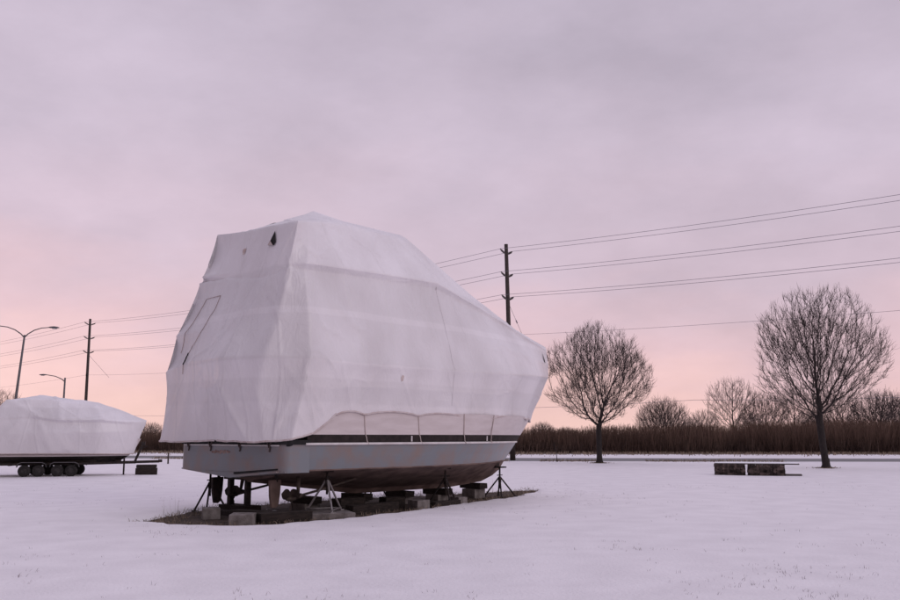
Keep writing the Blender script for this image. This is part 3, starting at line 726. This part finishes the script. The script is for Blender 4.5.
for i in range(GR.shape[0]):
    for j in range(GR.shape[1]):
        p = GR[i, j]; v3 = Vector(p)
        e = min(1, i/5)*min(1, (GR.shape[0]-1-i)/4)
        wr = .012*noise.noise(v3*.8+Vector((3, 1, 0)))+.005*noise.noise(Vector((p[0]*2.2, p[1]*2.2, p[2]*1.1)))+.004*noise.noise(Vector((p[0]*5+p[2]*2, p[1]*5, p[2]*2.4)))
        # taut tension creases: thin ridges running between supports
        q1 = Vector((p[0]*1.3+p[2]*.9, p[1]*1.3+p[2]*.5, p[2]*.35)); q2 = Vector((p[0]*.7-p[2]*1.6, p[1]*2.0, p[2]*1.1+p[0]*.4))
        wr += .028*max(0, 1-abs(noise.noise(q1*1.2))*14)*max(0, noise.noise(v3*.7+Vector((5, 5, 1)))+.25)
        wr += .024*max(0, 1-abs(noise.noise(q2*1.1+Vector((9, 2, 4))))*14)*max(0, noise.noise(v3*.8+Vector((1, 8, 3)))+.2)
        for fa, fb, fh, fw in FOLDS:
            ab = fb-fa; tt = max(0, min(1, (v3-fa).dot(ab)/ab.length_squared)); dd = (v3-fa-ab*tt).length
            if dd < fw*3: wr += fh*.9*math.exp(-abs(dd/(fw*.75))**1.3)
        GR[i, j] = p+nrm[i, j]*(wr-SAG[i, j])*e
# scalloped lower edge: pinned at the straps, lifting between them
PINS = [1.2, 1.98, 3.6, 5.18, 6.48, 7.9, 9.1, 10.1]
for j in range(GR.shape[1]):
    u = GR[0, j, 0]
    if u > 1.2:
        k = max(q for q in range(len(PINS)) if PINS[q] <= u) if u < PINS[-1] else len(PINS)-2
        f_ = (u-PINS[k])/(PINS[min(k+1, len(PINS)-1)]-PINS[k]+1e-6); lift = .085*math.sin(math.pi*min(max(f_, 0), 1))**.6
        for i in range(6): GR[i, j, 2] += (lift-.045)*(1-i/6)
    else:
        GR[0, j, 2] += .02*noise.noise(Vector((u*4, GR[0, j, 1]*3, 0)))
m = MB(); ni, nj = GR.shape[:2]
m.add(GR.reshape(-1, 3).tolist(), [(i*nj+j, i*nj+j+1, (i+1)*nj+j+1, (i+1)*nj+j) for i in range(ni-1) for j in range(nj-1)])
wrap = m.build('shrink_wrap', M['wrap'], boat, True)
# hem roll along the bottom edge
bv = BVHTree.FromPolygons([Vector(p) for p in m.v], m.f)
m = MB(); m.tube([Vector(GR[0, j])+Vector((0, 0, -.005)) for j in range(nj)], .02, 6); m.build('hem', M['hem'], wrap, True)
def on_stern(v, z, off=.012):
    h = bv.ray_cast(Vector((-3, v, z)), Vector((1, 0, 0)))
    return h[0]+Vector((-off, 0, 0)) if h[0] else Vector((0, v, z))
def on_side(u, z, off=.012):
    h = bv.ray_cast(Vector((u, -5, z)), Vector((0, 1, 0)))
    return h[0]+Vector((0, -off, 0)) if h[0] else Vector((u, -2, z))
def dens(pts, f, n=6):
    o = []
    for a, b in zip(pts[:-1], pts[1:]):
        o += [f(a[0]+(b[0]-a[0])*k/n, a[1]+(b[1]-a[1])*k/n) for k in range(n)]
    return o+[f(*pts[-1])]
door = [(2.22, 3.45), (2.10, 3.9), (1.65, 4.66), (.98, 4.66), (1.02, 4.35), (1.25, 3.93), (1.72, 3.38), (1.72, 2.95)]
mz = MB(); mz.tube(dens(door, on_stern), .0055, 5); mz.build('door_zipper', M['zip'], wrap)
m = MB(); m.tube(dens([(1.70, 3.42), (1.715, 3.16)], lambda a, b: on_stern(a, b, .02)), .013, 5); m.build('zipper_slit', M['vent'], wrap)
def patchmesh(pts, f, mt, name, off=.01):
    c = (sum(p[0] for p in pts)/len(pts), sum(p[1] for p in pts)/len(pts)); mm = MB()
    V = [f(*c, off)]+[f(p[0], p[1], off) for p in pts]
    n = len(pts); mm.add(V, [(0, k+1, (k+1) % n+1) for k in range(n)]); return mm.build(name, mt, wrap)
patchmesh([(-.50, 5.60), (-.66, 5.90), (-.80, 5.62), (-.74, 5.56)], on_stern, M['vent'], 'vent', .02)
patchmesh([(-.50, 5.60), (-.555, 5.70), (-.70, 5.585), (-.74, 5.56)], on_stern, M['strap'], 'vent_flap', .035)
patchmesh([(-.34+.06*math.cos(a)*(1+.4*math.sin(3*a)), 5.62+.10*math.sin(a)*(1+.3*math.cos(2*a))) for a in np.linspace(0, 6.28, 13)[:-1]], lambda a, b, o: on_stern(a+.85, b, o), M['stain'], 'stain', .006)
patchmesh([(10.45, 4.02), (10.53, 3.82), (10.50, 3.70), (10.42, 3.76)], on_side, M['vent'], 'vent', .015)
patchmesh([(2.92, 2.86), (2.96, 2.92), (3.02, 2.90), (3.0, 2.80), (2.95, 2.77)], on_side, M['stain'], 'stain', .004)
# horizontal and vertical welded seams in the film
m = MB()
for pts, f in (([(4.52, 5.1), (4.6, 4.2), (4.62, 3.2), (4.7, 2.3)], on_side),):
    m.tube(dens(pts, lambda a, b: f(a, b, .001), 10), .009, 5)
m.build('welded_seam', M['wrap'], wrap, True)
# straps over the cream topsides
for u in (1.98, 3.6, 5.18, 6.48):
    m = MB(); pts = [(u+.02*k, -(hb(u, zz)+.008), zz) for k, zz in enumerate((2.12, 1.9, 1.7, 1.62, 1.58, 1.5, 1.44))]
    pts[-1] = (pts[-1][0], pts[-1][1]-.045, 1.44)
    m.tube(pts, .011, 5); m.build('strap', M['strap'], boat)
for u, zz in ((3.4, 1.55), (6.35, 1.55)):
    m = MB(); m.box((u, -(hb(u, zz)+.012), zz), (.03, .02, .12), R(3)); m.build('cleat', M['white'], boat)

# ------------------------------------------------------------------ jack stands
def stand(label, u, v, apex, top, spread, nleg, mt, rot=0, base=0, bars=True):
    t = thing('boat_stand', label, 'boat stand', bw(u, v, base), TH+rot, 'jack stands under the large boat')
    m = MB(); m.tube([(0, 0, apex-.28), (0, 0, top-.04)], .024, 10); m.tube([(0, 0, apex-.12), (0, 0, apex+.03)], .042, 10); m.build('post', M['steel_dark'], t, True)
    fp = []
    for k in range(nleg):
        a = 2*math.pi*k/nleg+R(45); f_ = Vector((spread*math.cos(a), spread*math.sin(a), .01)); fp.append(f_)
        m = MB(); m.tube([(.03*math.cos(a), .03*math.sin(a), apex), f_], .021, 8); m.box((f_.x, f_.y, .012), (.09, .09, .02), a); m.build('leg', mt, t)
    if bars:
        m = MB()
        for k in range(nleg):
            a, b = fp[k], fp[(k+1) % nleg]; m.tube([a+Vector((0, 0, .045)), b+Vector((0, 0, .045))], .014, 6)
        m.build('brace', mt, t)
    m = MB(); m.tube([(-.11, 0, apex+.07), (.11, 0, apex+.07)], .012, 6); m.build('handle', M['steel_dark'], t)
    m = MB(); m.box((0, 0, top-.02), (.26, .26, .035)); m.build('pad', M['timber'], t)
    return t
stand('pale galvanised jack stand standing on a concrete slab', 1.32, -1.50, .62, .90-.075, .42, 3, M['galv'], R(-40), .095)
stand('thin dark jack stand under the far stern corner', .62, 1.62, .58, .89, .40, 3, M['steel_dark'], R(20), .0, False)
stand('dark steel jack stand under the middle of the near side', 5.2, -1.22, .60, .875, .42, 3, M['steel_dark'], R(-45))
stand('four legged black jack stand under the bow', 8.32, -.36, .50, .80, .42, 4, M['steel_dark'], R(0), .0, False)
stand('dark jack stand half hidden behind the keel blocks on the far side', 5.3, 1.35, .60, .86, .40, 3, M['steel_dark'], R(15), .0, False)
# steel cradle at the stern
t = thing('steel_cradle', 'black steel cradle with two posts under the stern between the rudders', 'cradle', bw(.78, .62, 0), TH)
m = MB(); m.box((0, .1, .10), (.40, 1.0, .10)); m.build('base_plate', M['timber'], t, bevel=.01)
for v in (-.17, .45):
    m = MB(); m.box((0, v, .42), (.11, .11, .54)); m.build('post', M['steel_dark'], t, bevel=.008)
m = MB(); m.box((0, .14, .73), (.16, .95, .10)); m.build('top_beam', M['steel_dark'], t, bevel=.01)
# ------------------------------------------------------------------ blocks
def block(kind, label, u, v, z0, size, yaw, mt, group):
    m = MB(); m.box((0, 0, size[2]/2), size, jit=.008)
    o = m.build(kind, M[mt], None, bevel=.012); o.location = bw(u, v, z0); o.rotation_euler = (0, 0, TH+R(yaw))
    return tag(o, label, 'block' if kind == 'concrete_block' else 'timber', group)
GC, GT = 'concrete blocks under the large boat', 'timbers under the large boat'
keel = ((2.0, .26, .42), (3.5, .25, .42), (4.9, .25, .42), (6.25, .24, .44), (7.65, .28, .42))
kl = ('aftmost, nearest the propellers', 'second in the row from the stern', 'third in the row, behind the middle dark stand', 'second in the row from the bow', 'foremost, beside the bow stand')
for i, (u, hz, ly) in enumerate(keel):
    kz = .30 if u < 6.2 else float(np.interp(u, [6.4, 7.4, 7.92], [.30, .36, .41]))
    hz = kz+.02-.15
    block('concrete_block', 'concrete block under the keel, %s' % kl[i], u, 0, -.02, (.42, .46, hz), random.uniform(-6, 6), 'concrete', GC)
    block('timber_block', 'dark timber atop the keel block, %s' % kl[i], u, 0, -.02+hz, (.30, .74, .15), random.uniform(-5, 5), 'timber', GT)
block('concrete_block', 'pale concrete block lying in front of the stern on the snow edge', -.72, -1.52, -.03, (.44, .50, .21), -44, 'concrete', GC)
block('concrete_block', 'concrete block beside the thin stand at the far stern corner', -.42, -.02, -.03, (.34, .34, .23), -30, 'concrete', GC)
block('concrete_slab', 'flat concrete slab under the pale galvanised jack stand', 1.30, -1.55, -.02, (.95, .95, .115), -30, 'concrete', GC)
block('concrete_block', 'small concrete block with a pale end left of the middle dark stand', 4.05, -1.45, -.03, (.34, .40, .22), -10, 'concrete', GC)
block('concrete_block', 'small concrete block right of the middle dark stand on the near side', 5.65, -1.22, -.03, (.30, .36, .20), -5, 'concrete', GC)
block('timber_block', 'long black sleeper between the pale stern block and the galvanised stand', .15, -1.62, -.03, (1.15, .26, .20), -6, 'timber', GT)
block('timber_block', 'long black sleeper stacked behind the pale stern block', -.05, -.95, -.03, (.26, 1.1, .20), 8, 'timber', GT)
block('timber_block', 'dark sleeper lying behind the pale stern block under the cradle base', .35, .35, -.03, (.28, 1.7, .10), 3, 'timber', GT)
block('timber_block', 'long dark timber lying along the near side forward of the galvanised stand', 2.75, -1.35, -.03, (1.45, .22, .20), 4, 'timber', GT)
block('timber_block', 'dark timber lying between the small concrete blocks on the near side', 4.85, -1.52, -.03, (.95, .24, .16), 4, 'timber', GT)
block('timber_block', 'dark timber stacked inside the row behind the galvanised stand', 2.55, -.75, -.03, (.9, .3, .30), 12, 'timber', GT)
block('timber_block', 'dark timber block behind the long near side timber', 3.9, -.75, -.03, (.55, .3, .26), -8, 'timber', GT)

# ------------------------------------------------------------------ the smaller boat and its trailer
T2 = R(14); B2 = Vector((-18.62, 37.0, 0))
D2 = Vector((math.cos(T2), math.sin(T2), 0))
small = thing('motor_boat', 'smaller motor boat under white shrink wrap, standing on a trailer at the left', 'boat', B2, T2)
def stem2(z): return float(np.interp(z, [.45, .6, .8, .98, 2.25], [4.6, 5.0, 5.3, 5.5, 6.15]))
rows2 = [(.46, .06, 1.7), (.66, .8, 1.7), (.80, 1.10, 1.9), (.95, 1.16, 2.1), (1.05, 1.18, 2.2), (1.5, 1.2, 2.4)]
def hb2(u, z):
    return float(np.interp(z, [r[0] for r in rows2], [r[1] for r in rows2]))*shape(min(u/stem2(z), 1), float(np.interp(z, [r[0] for r in rows2], [r[2] for r in rows2])))
m = MB(); nst = 30
for side in (-1, 1):
    base = len(m.v)
    for z_, b, p in rows2:
        for k in range(nst+1):
            u = stem2(z_)*k/nst; m.v.append((u, side*(hb2(u, z_) if k < nst else .01), z_))
    for r_ in range(len(rows2)-1):
        for k in range(nst):
            i = base+r_*(nst+1)+k; m.f.append((i, i+1, i+nst+2, i+nst+1)); m.m.append(0 if r_ < 2 else 1)
nb_ = len(rows2)*(nst+1)
for r_ in range(len(rows2)-1):
    a = r_*(nst+1); b = a+nst+1; m.f.append((a, b, nb_+b, nb_+a)); m.m.append(0)
m.build('hull', [M['band'], M['cream']], small)
m = MB()
for side in (-1, 1): m.tube([(u, side*(hb2(u, .86)+.012), .86) for u in np.linspace(0, 5.33, 40)], .022, 6)
m.build('rub_rail', M['strap'], small, True)
m = MB(); m.box((-.22, 0, .72), (.34, .32, .42)); m.tube([(-.25, 0, .55), (-.36, 0, .30)], [.11, .08], 8); m.lathe((-.42, 0, .30), [(.03, -.1), (.17, 0), (.03, .08)], 'X', 12); m.build('outdrive', M['galv'], small, bevel=.02)
RING2 = {
 'b': [(-.45, 0, .90), (-.42, -.9, .90), (-.1, -1.24, .91), (1.4, -1.25, .92), (2.6, -1.24, .92), (4.2, -1.0, .90), (5.1, -.55, .88), (5.50, -.02, .88)],
 'g': [(-.30, 0, 1.75), (-.28, -.9, 1.75), (-.05, -1.28, 1.70), (1.6, -1.27, 1.70), (2.75, -1.34, 1.74), (4.2, -1.16, 1.77), (5.2, -.66, 1.80), (5.82, -.05, 1.84)],
 'h': [(-.05, 0, 2.3), (-.02, -.75, 2.3), (.15, -1.16, 2.25), (1.5, -1.12, 2.4), (2.75, -1.26, 2.24), (4.2, -1.10, 2.25), (5.2, -.66, 2.18), (5.95, -.10, 2.20)],
 't': [(.55, 0, 3.06), (.55, -.5, 3.07), (.62, -.86, 3.03), (1.5, -.92, 3.10), (2.3, -.72, 3.06), (4.0, -.55, 2.86), (5.05, -.28, 2.48), (5.98, -.05, 2.26)],
 'r': [(.85, 0, 3.10), (.95, -.1, 3.12), (1.2, -.05, 3.18), (1.8, 0, 3.30), (2.5, 0, 3.20), (4.0, 0, 3.02), (5.05, 0, 2.62), (5.98, 0, 2.27)],
}
RING2['u'] = [(p[0], p[1]*(.93 if 4 <= k <= 6 else 1), p[2]-.09) for k, p in enumerate(RING2['h'])]
O2 = ('b', 'g', 'u', 'h', 't', 'r')
FOLDS2 = [(V3((.7, -.9, 3.05)), V3((1.9, -1.2, 2.4)), .07, .12), (V3((1.9, -1.2, 2.4)), V3((2.5, -1.32, 1.0)), .05, .10), (V3((2.6, -.75, 3.05)), V3((2.75, -1.25, 2.25)), .05, .1), (V3((4.0, -.55, 2.9)), V3((4.3, -1.1, 2.3)), .05, .1), (V3((1.3, -1.2, 2.3)), V3((.4, -1.28, 1.2)), .05, .1),
          (V3((.1, -.9, 2.9)), V3((-.2, -1.0, 1.1)), .05, .12), (V3((5.2, -.3, 2.55)), V3((5.5, -.6, 1.9)), .04, .1)]
cols2 = [(c, 1) for c in range(7, 0, -1)]+[(c, -1) for c in range(8)]
net2 = np.array([[np.array(RING2[r_][c])*np.array([1, -s, 1]) for c, s in cols2] for r_ in O2])
nr, nc = net2.shape[:2]; G2 = np.zeros(((nr-1)*12+1, (nc-1)*12+1, 3))
for i in range(G2.shape[0]):
    a = min(i//12, nr-2); s_ = i/12-a
    for j in range(G2.shape[1]):
        b = min(j//12, nc-2); t_ = j/12-b
        G2[i, j] = net2[a, b]*(1-s_)*(1-t_)+net2[a+1, b]*s_*(1-t_)+net2[a, b+1]*(1-s_)*t_+net2[a+1, b+1]*s_*t_
Q = G2.copy(); Q[1:-1, 1:-1] = .6*G2[1:-1, 1:-1]+.1*(G2[:-2, 1:-1]+G2[2:, 1:-1]+G2[1:-1, :-2]+G2[1:-1, 2:]); G2 = Q
for i in range(1, G2.shape[0]):
    for j in range(G2.shape[1]):
        p = Vector(G2[i, j]); d = (p-Vector((2.8, 0, 1.4))).normalized()
        wr = .035*noise.noise(p*1.1)+.018*noise.noise(p*2.7)
        wr += .06*max(0, 1-abs(noise.noise(Vector((p.x*1.2+p.z, p.y, p.z*.5))))*8)*max(0, noise.noise(p*.8)+.3)
        for fa, fb, fh, fw in FOLDS2:
            ab = fb-fa; tt = max(0, min(1, (p-fa).dot(ab)/ab.length_squared)); dd = (p-fa-ab*tt).length
            if dd < fw*3: wr += fh*math.exp(-(dd/fw)**2)
        G2[i, j] += np.array(d*wr)
m = MB(); ni, nj = G2.shape[:2]; m.add(G2.reshape(-1, 3).tolist(), [(i*nj+j, i*nj+j+1, (i+1)*nj+j+1, (i+1)*nj+j) for i in range(ni-1) for j in range(nj-1)])
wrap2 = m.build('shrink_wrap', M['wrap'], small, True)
m = MB(); m.tube([Vector(G2[0, j]) for j in range(nj)], .016, 6); m.build('hem', M['strap'], wrap2, True)

tr = thing('boat_trailer', 'dark boat trailer with wheels and long tongue carrying the smaller wrapped boat', 'trailer', B2, T2)
m = MB()
for v in (-.85, .85):
    m.tube([(-.1, v, .50), (3.2, v, .50), (4.7, v*.35, .52), (5.6, v*.06, .53)], .055, 8)
m.tube([(4.6, 0, .52), (6.55, 0, .56)], .055, 8)
for u in (.0, .9, 1.7, 3.1): m.box((u, 0, .47), (.09, 1.8, .08))
m.build('frame', M['steel_dark'], tr)
m = MB()
for v in (-.55, .55): m.box((2.0, v, .60), (4.2, .10, .10))
m.box((4.9, 0, .60), (.2, .5, .1)); m.build('bunk', M['timber'], tr)
for u in (1.50, 2.02, 2.72, 3.24):
    for v in (-1.02, 1.02):
        m = MB(); m.lathe((u, v, .235), [(.14, -.085), (.215, -.09), (.236, -.055), (.24, 0), (.236, .055), (.215, .09), (.14, .085)], 'Y', 24); wh = m.build('wheel', M['tyre'], tr, True)
        m = MB(); m.lathe((u, v, .235), [(.04, -.07 if v > 0 else -.098), (.135, -.08), (.135, .08), (.04, .07 if v < 0 else .098)], 'Y', 18); m.build('rim', M['rim'], wh)
for u0 in (1.76, 2.98):
    for v in (-1.02, 1.02):
        m = MB(); prof = [(u0-.55, .38), (u0-.52, .50), (u0-.38, .56), (u0+.38, .56), (u0+.52, .50), (u0+.55, .38)]
        vs = [(x, v-.13, z_) for x, z_ in prof]+[(x, v+.13, z_) for x, z_ in prof]+[(x, v-.13, z_+.02) for x, z_ in prof]+[(x, v+.13, z_+.02) for x, z_ in prof]
        n = len(prof)
        m.add(vs, [(k, k+1, n+k+1, n+k) for k in range(n-1)]+[(2*n+k, 2*n+k+1, 3*n+k+1, 3*n+k) for k in range(n-1)]+[(k, k+1, 2*n+k+1, 2*n+k) for k in range(n-1)]+[(n+k, n+k+1, 3*n+k+1, 3*n+k) for k in range(n-1)])
        m.build('mudguard', M['lamp_grey'], tr)
m = MB(); m.tube([(5.55, 0, .52), (5.85, 0, 1.28)], .05, 8); m.box((5.87, 0, 1.30), (.16, .12, .16)); m.tube([(5.8, 0, 1.1), (6.05, -.1, 1.2)], .02, 6); m.build('winch_post', M['steel_dark'], tr)
m = MB(); m.tube([(5.15, -.12, .0), (5.15, -.12, .74)], .035, 8); m.tube([(5.15, -.2, .74), (5.15, .0, .74)], .015, 6); m.lathe((5.15, -.12, .01), [(.09, 0), (.09, .02)], 'Z', 12); m.build('jack', M['steel_dark'], tr)
m = MB(); m.box((6.58, 0, .58), (.16, .12, .12)); m.build('coupler', M['steel_dark'], tr, bevel=.015)
def at2(u, v): q_ = B2+D2*u+Vector((-D2.y, D2.x, 0))*v; return (q_.x, q_.y, -.03)
m = MB(); m.box((0, 0, .16), (.85, .5, .32)); m.box((0, 0, .395), (.80, .46, .12)); o = m.build('timber_block', M['timber'], None, bevel=.015); o.location = at2(6.05, -.05); o.rotation_euler = (0, 0, T2)
tag(o, 'black timber block stack under the tongue of the trailer', 'timber')

# ------------------------------------------------------------------ stone bench on the lawn
t = thing('stone_bench', 'low bench of two rubble stone piers with a snow topped slab', 'bench', (12.62, 38.2, 0), R(-17)); t.scale = (.90, .90, .95)
g = random.Random(11)
def rubble(x0, x1, y0, y1, z1):
    mm = MB(); mm.box(((x0+x1)/2, (y0+y1)/2, z1/2-.03), (x1-x0-.08, y1-y0-.08, z1+.04))
    for fx in range(int((x1-x0)/.16)+1):
        for fz in range(4):
            for yy in (y0, y1):
                c = (x0+.08+fx*(x1-x0-.16)/max(1, int((x1-x0)/.16)), yy+g.uniform(-.02, .02), .06+fz*(z1-.10)/3)
                mm.box(c, (g.uniform(.11, .2), g.uniform(.09, .14), g.uniform(.09, .14)), M=Matrix.Rotation(g.uniform(-.35, .35), 3, 'Y') @ Matrix.Rotation(g.uniform(-.3, .3), 3, 'Z'), jit=.02)
    for fy in range(4):
        for fz in range(4):
            for xx in (x0, x1):
                mm.box((xx+g.uniform(-.02, .02), y0+.08+fy*(y1-y0-.16)/3, .06+fz*(z1-.10)/3), (g.uniform(.09, .14), g.uniform(.12, .2), g.uniform(.09, .14)), M=Matrix.Rotation(g.uniform(-.35, .35), 3, 'X'), jit=.02)
    return mm
rubble(-1.62, -.38, -.35, .35, .46).build('pier', M['stone'], t)
rubble(-.14, 1.34, -.35, .35, .44).build('pier', M['stone'], t)
m = MB(); m.box((.18, 0, .495), (3.7, .72, .05)); sl = m.build('slab', M['slab'], t, bevel=.01)
mb2 = MB()
nxs, nys = 40, 8; vs = []
for j in range(nys+1):
    for i in range(nxs+1):
        x = -1.66+i/nxs*3.66; y = -.35+j/nys*.70; e = min(1, min(i, nxs-i)/2, min(j, nys-j)/2)
        vs.append((x, y, .522+.05*e**.5+.015*noise.noise((x*3, y*3, 0))*e))
mb2.add(vs, [(j*(nxs+1)+i, j*(nxs+1)+i+1, (j+1)*(nxs+1)+i+1, (j+1)*(nxs+1)+i) for j in range(nys) for i in range(nxs)])
mb2.build('snow_cover', M['snow_cap'], sl, True)
m = MB(); m.box((1.75, -.15, .04), (.75, .35, .07)); m.build('step', M['slab'], t, bevel=.01)

# ------------------------------------------------------------------ posts, stake, weeds and grass
m = MB(); m.tube([(0, 0, -.1), (0, 0, .62)], [.05, .045], 8); o = m.build('marker_post', M['wood_pole']); o.location = (-16.5, 53.5, 0)
tag(o, 'short dark post standing in the snow between the two wrapped boats', 'post')
t = thing('sapling', 'thin leaning leafless sapling in the snow left of the round lawn tree', 'sapling', (6.75, 57.5, 0))
m = MB(); m.tube([(0, 0, -.05), (-.06, 0, .6), (-.22, 0, 1.25)], [.03, .025, .012], 6); m.build('stem', M['twig'], t)
m = MB(); m.tube([(-.06, 0, .6), (.06, 0, 1.0)], [.015, .008], 5); m.tube([(-.12, 0, .8), (-.2, .05, 1.1)], [.012, .006], 5); m.build('twig', M['twig'], t)

def ground_blades(name, pts, h, wid, lean, mt, label):
    n = len(pts); x = pts[:, 0]; y = pts[:, 1]; z0, sd_ = snow_height(x, y); z0 = np.maximum(z0, -.03)-.005
    hh = rng.uniform(h[0], h[1], n); a = rng.uniform(0, math.pi, n); dx = np.cos(a)*wid; dy = np.sin(a)*wid
    lx = rng.normal(0, lean, n)*hh; ly = rng.normal(0, lean, n)*hh
    v = np.empty((n, 5, 3))
    v[:, 0] = np.stack([x-dx, y-dy, z0], -1); v[:, 1] = np.stack([x+dx, y+dy, z0], -1)
    v[:, 2] = np.stack([x+dx*.8+lx*.45, y+dy*.8+ly*.45, z0+hh*.6], -1); v[:, 3] = np.stack([x-dx*.8+lx*.45, y-dy*.8+ly*.45, z0+hh*.6], -1)
    v[:, 4] = np.stack([x+lx, y+ly, z0+hh*np.sqrt(np.clip(1-.5*(lx**2+ly**2)/hh**2, .2, 1))], -1)
    b = np.arange(n)*5
    f = np.concatenate([np.stack([b, b+1, b+2], -1), np.stack([b, b+2, b+3], -1), np.stack([b+3, b+2, b+4], -1)])
    o = np_obj(name, v.reshape(-1, 3), f, mt, False)
    return tag(o, label, 'grass', kind='stuff')
# sparse blades piercing the snow, in drifts
n = 60000; d_ = rng.uniform(7.5, 34, n); px_ = rng.uniform(-.62, .62, n); gxp = px_*d_; gyp = d_
dens_ = np.clip(vnoise(gxp, gyp, .45, 41)*.9+vnoise(gxp, gyp, 1.7, 42)*.7-.35, 0, 1)**1.3 + .012
uu_ = (gxp-BO.x)*D_.x+(gyp-BO.y)*D_.y; vv_ = (gxp-BO.x)*P_.x+(gyp-BO.y)*P_.y
k = (rng.random(n) < dens_*.30) & (patch_sd(uu_, vv_) > .25)
# clump: each survivor seeds a few blades
seed_p = np.stack([gxp, gyp], -1)[k]
pts = np.repeat(seed_p, 3, 0)+rng.normal(0, .025, (len(seed_p)*3, 2))
ground_blades('grass_blades', pts, (.015, .06), .0022, .55, M['tuft'], 'sparse thin grass blades poking through the snow across the lawn')
# brown weeds along the edge of the bare patch
n = 26000; uq = rng.uniform(-2.3, 12, n); vq = rng.uniform(-2.7, 2.5, n); sdq = patch_sd(uq, vq)
k = (sdq < .10) & (sdq > -.55) & (rng.random(n) < .55)
px2 = BO.x+uq*D_.x+vq*P_.x; py2 = BO.y+uq*D_.y+vq*P_.y
ground_blades('dead_grass', np.stack([px2, py2], -1)[k], (.03, .13), .005, .8, M['grass'], 'dead brown grass fringing the bare ground under the large boat')
# taller weed stalks left of the stern
wp = []
for u, v in ((-.95, .75), (-.72, .95), (-.5, 1.1), (-1.05, .55), (-.3, 1.3), (-.62, 1.05), (-.85, .8), (-1.2, .4), (8.9, .9), (9.7, .9)):
    for _ in range(1): q_ = bw(u+random.uniform(-.08, .08), v+random.uniform(-.1, .1)); wp.append((q_.x, q_.y))
o = ground_blades('weed_stalks', np.array(wp), (.15, .55), .0035, .14, M['grass'], 'tall dry weed stalks standing at the edge of the bare ground by the stern')
# rough grass along the near road edge
n = 5200; xg = rng.uniform(-34, 44, n); yg = np.array([interp(x, RN) for x in xg])-rng.gamma(1.5, .35, n)
k = vnoise(xg, yg*0, .35, 51) > .05
ground_blades('verge_grass', np.stack([xg, yg], -1)[k], (.08, .22), .02, .5, M['grass'], 'rough brown grass clumps along the near edge of the road')
n = 9000; xg = rng.uniform(-40, 60, n); yg = np.interp(xg, [-80, -25, 5, 80], [106, 90, 84, 82])-rng.gamma(1.3, 1.6, n)
ground_blades('verge_grass', np.stack([xg, yg], -1), (.08, .35), .025, .4, M['grass'], 'thin dead grass in the snowy strip between the road and the reeds')

# dead grass showing through in the melt hollows round the lawn trees
tp = []
for x_, y_ in ((9.0, 55), (19.0, 46.2)):
    for _ in range(260):
        a_ = random.uniform(0, 6.283); r_ = .2+abs(random.gauss(0, .28)); tp.append((x_+r_*math.cos(a_), y_+r_*math.sin(a_)*.9))
ground_blades('dead_grass', np.array(tp), (.03, .10), .012, .8, M['grass'], 'short dead grass round the foot of the two lawn trees')
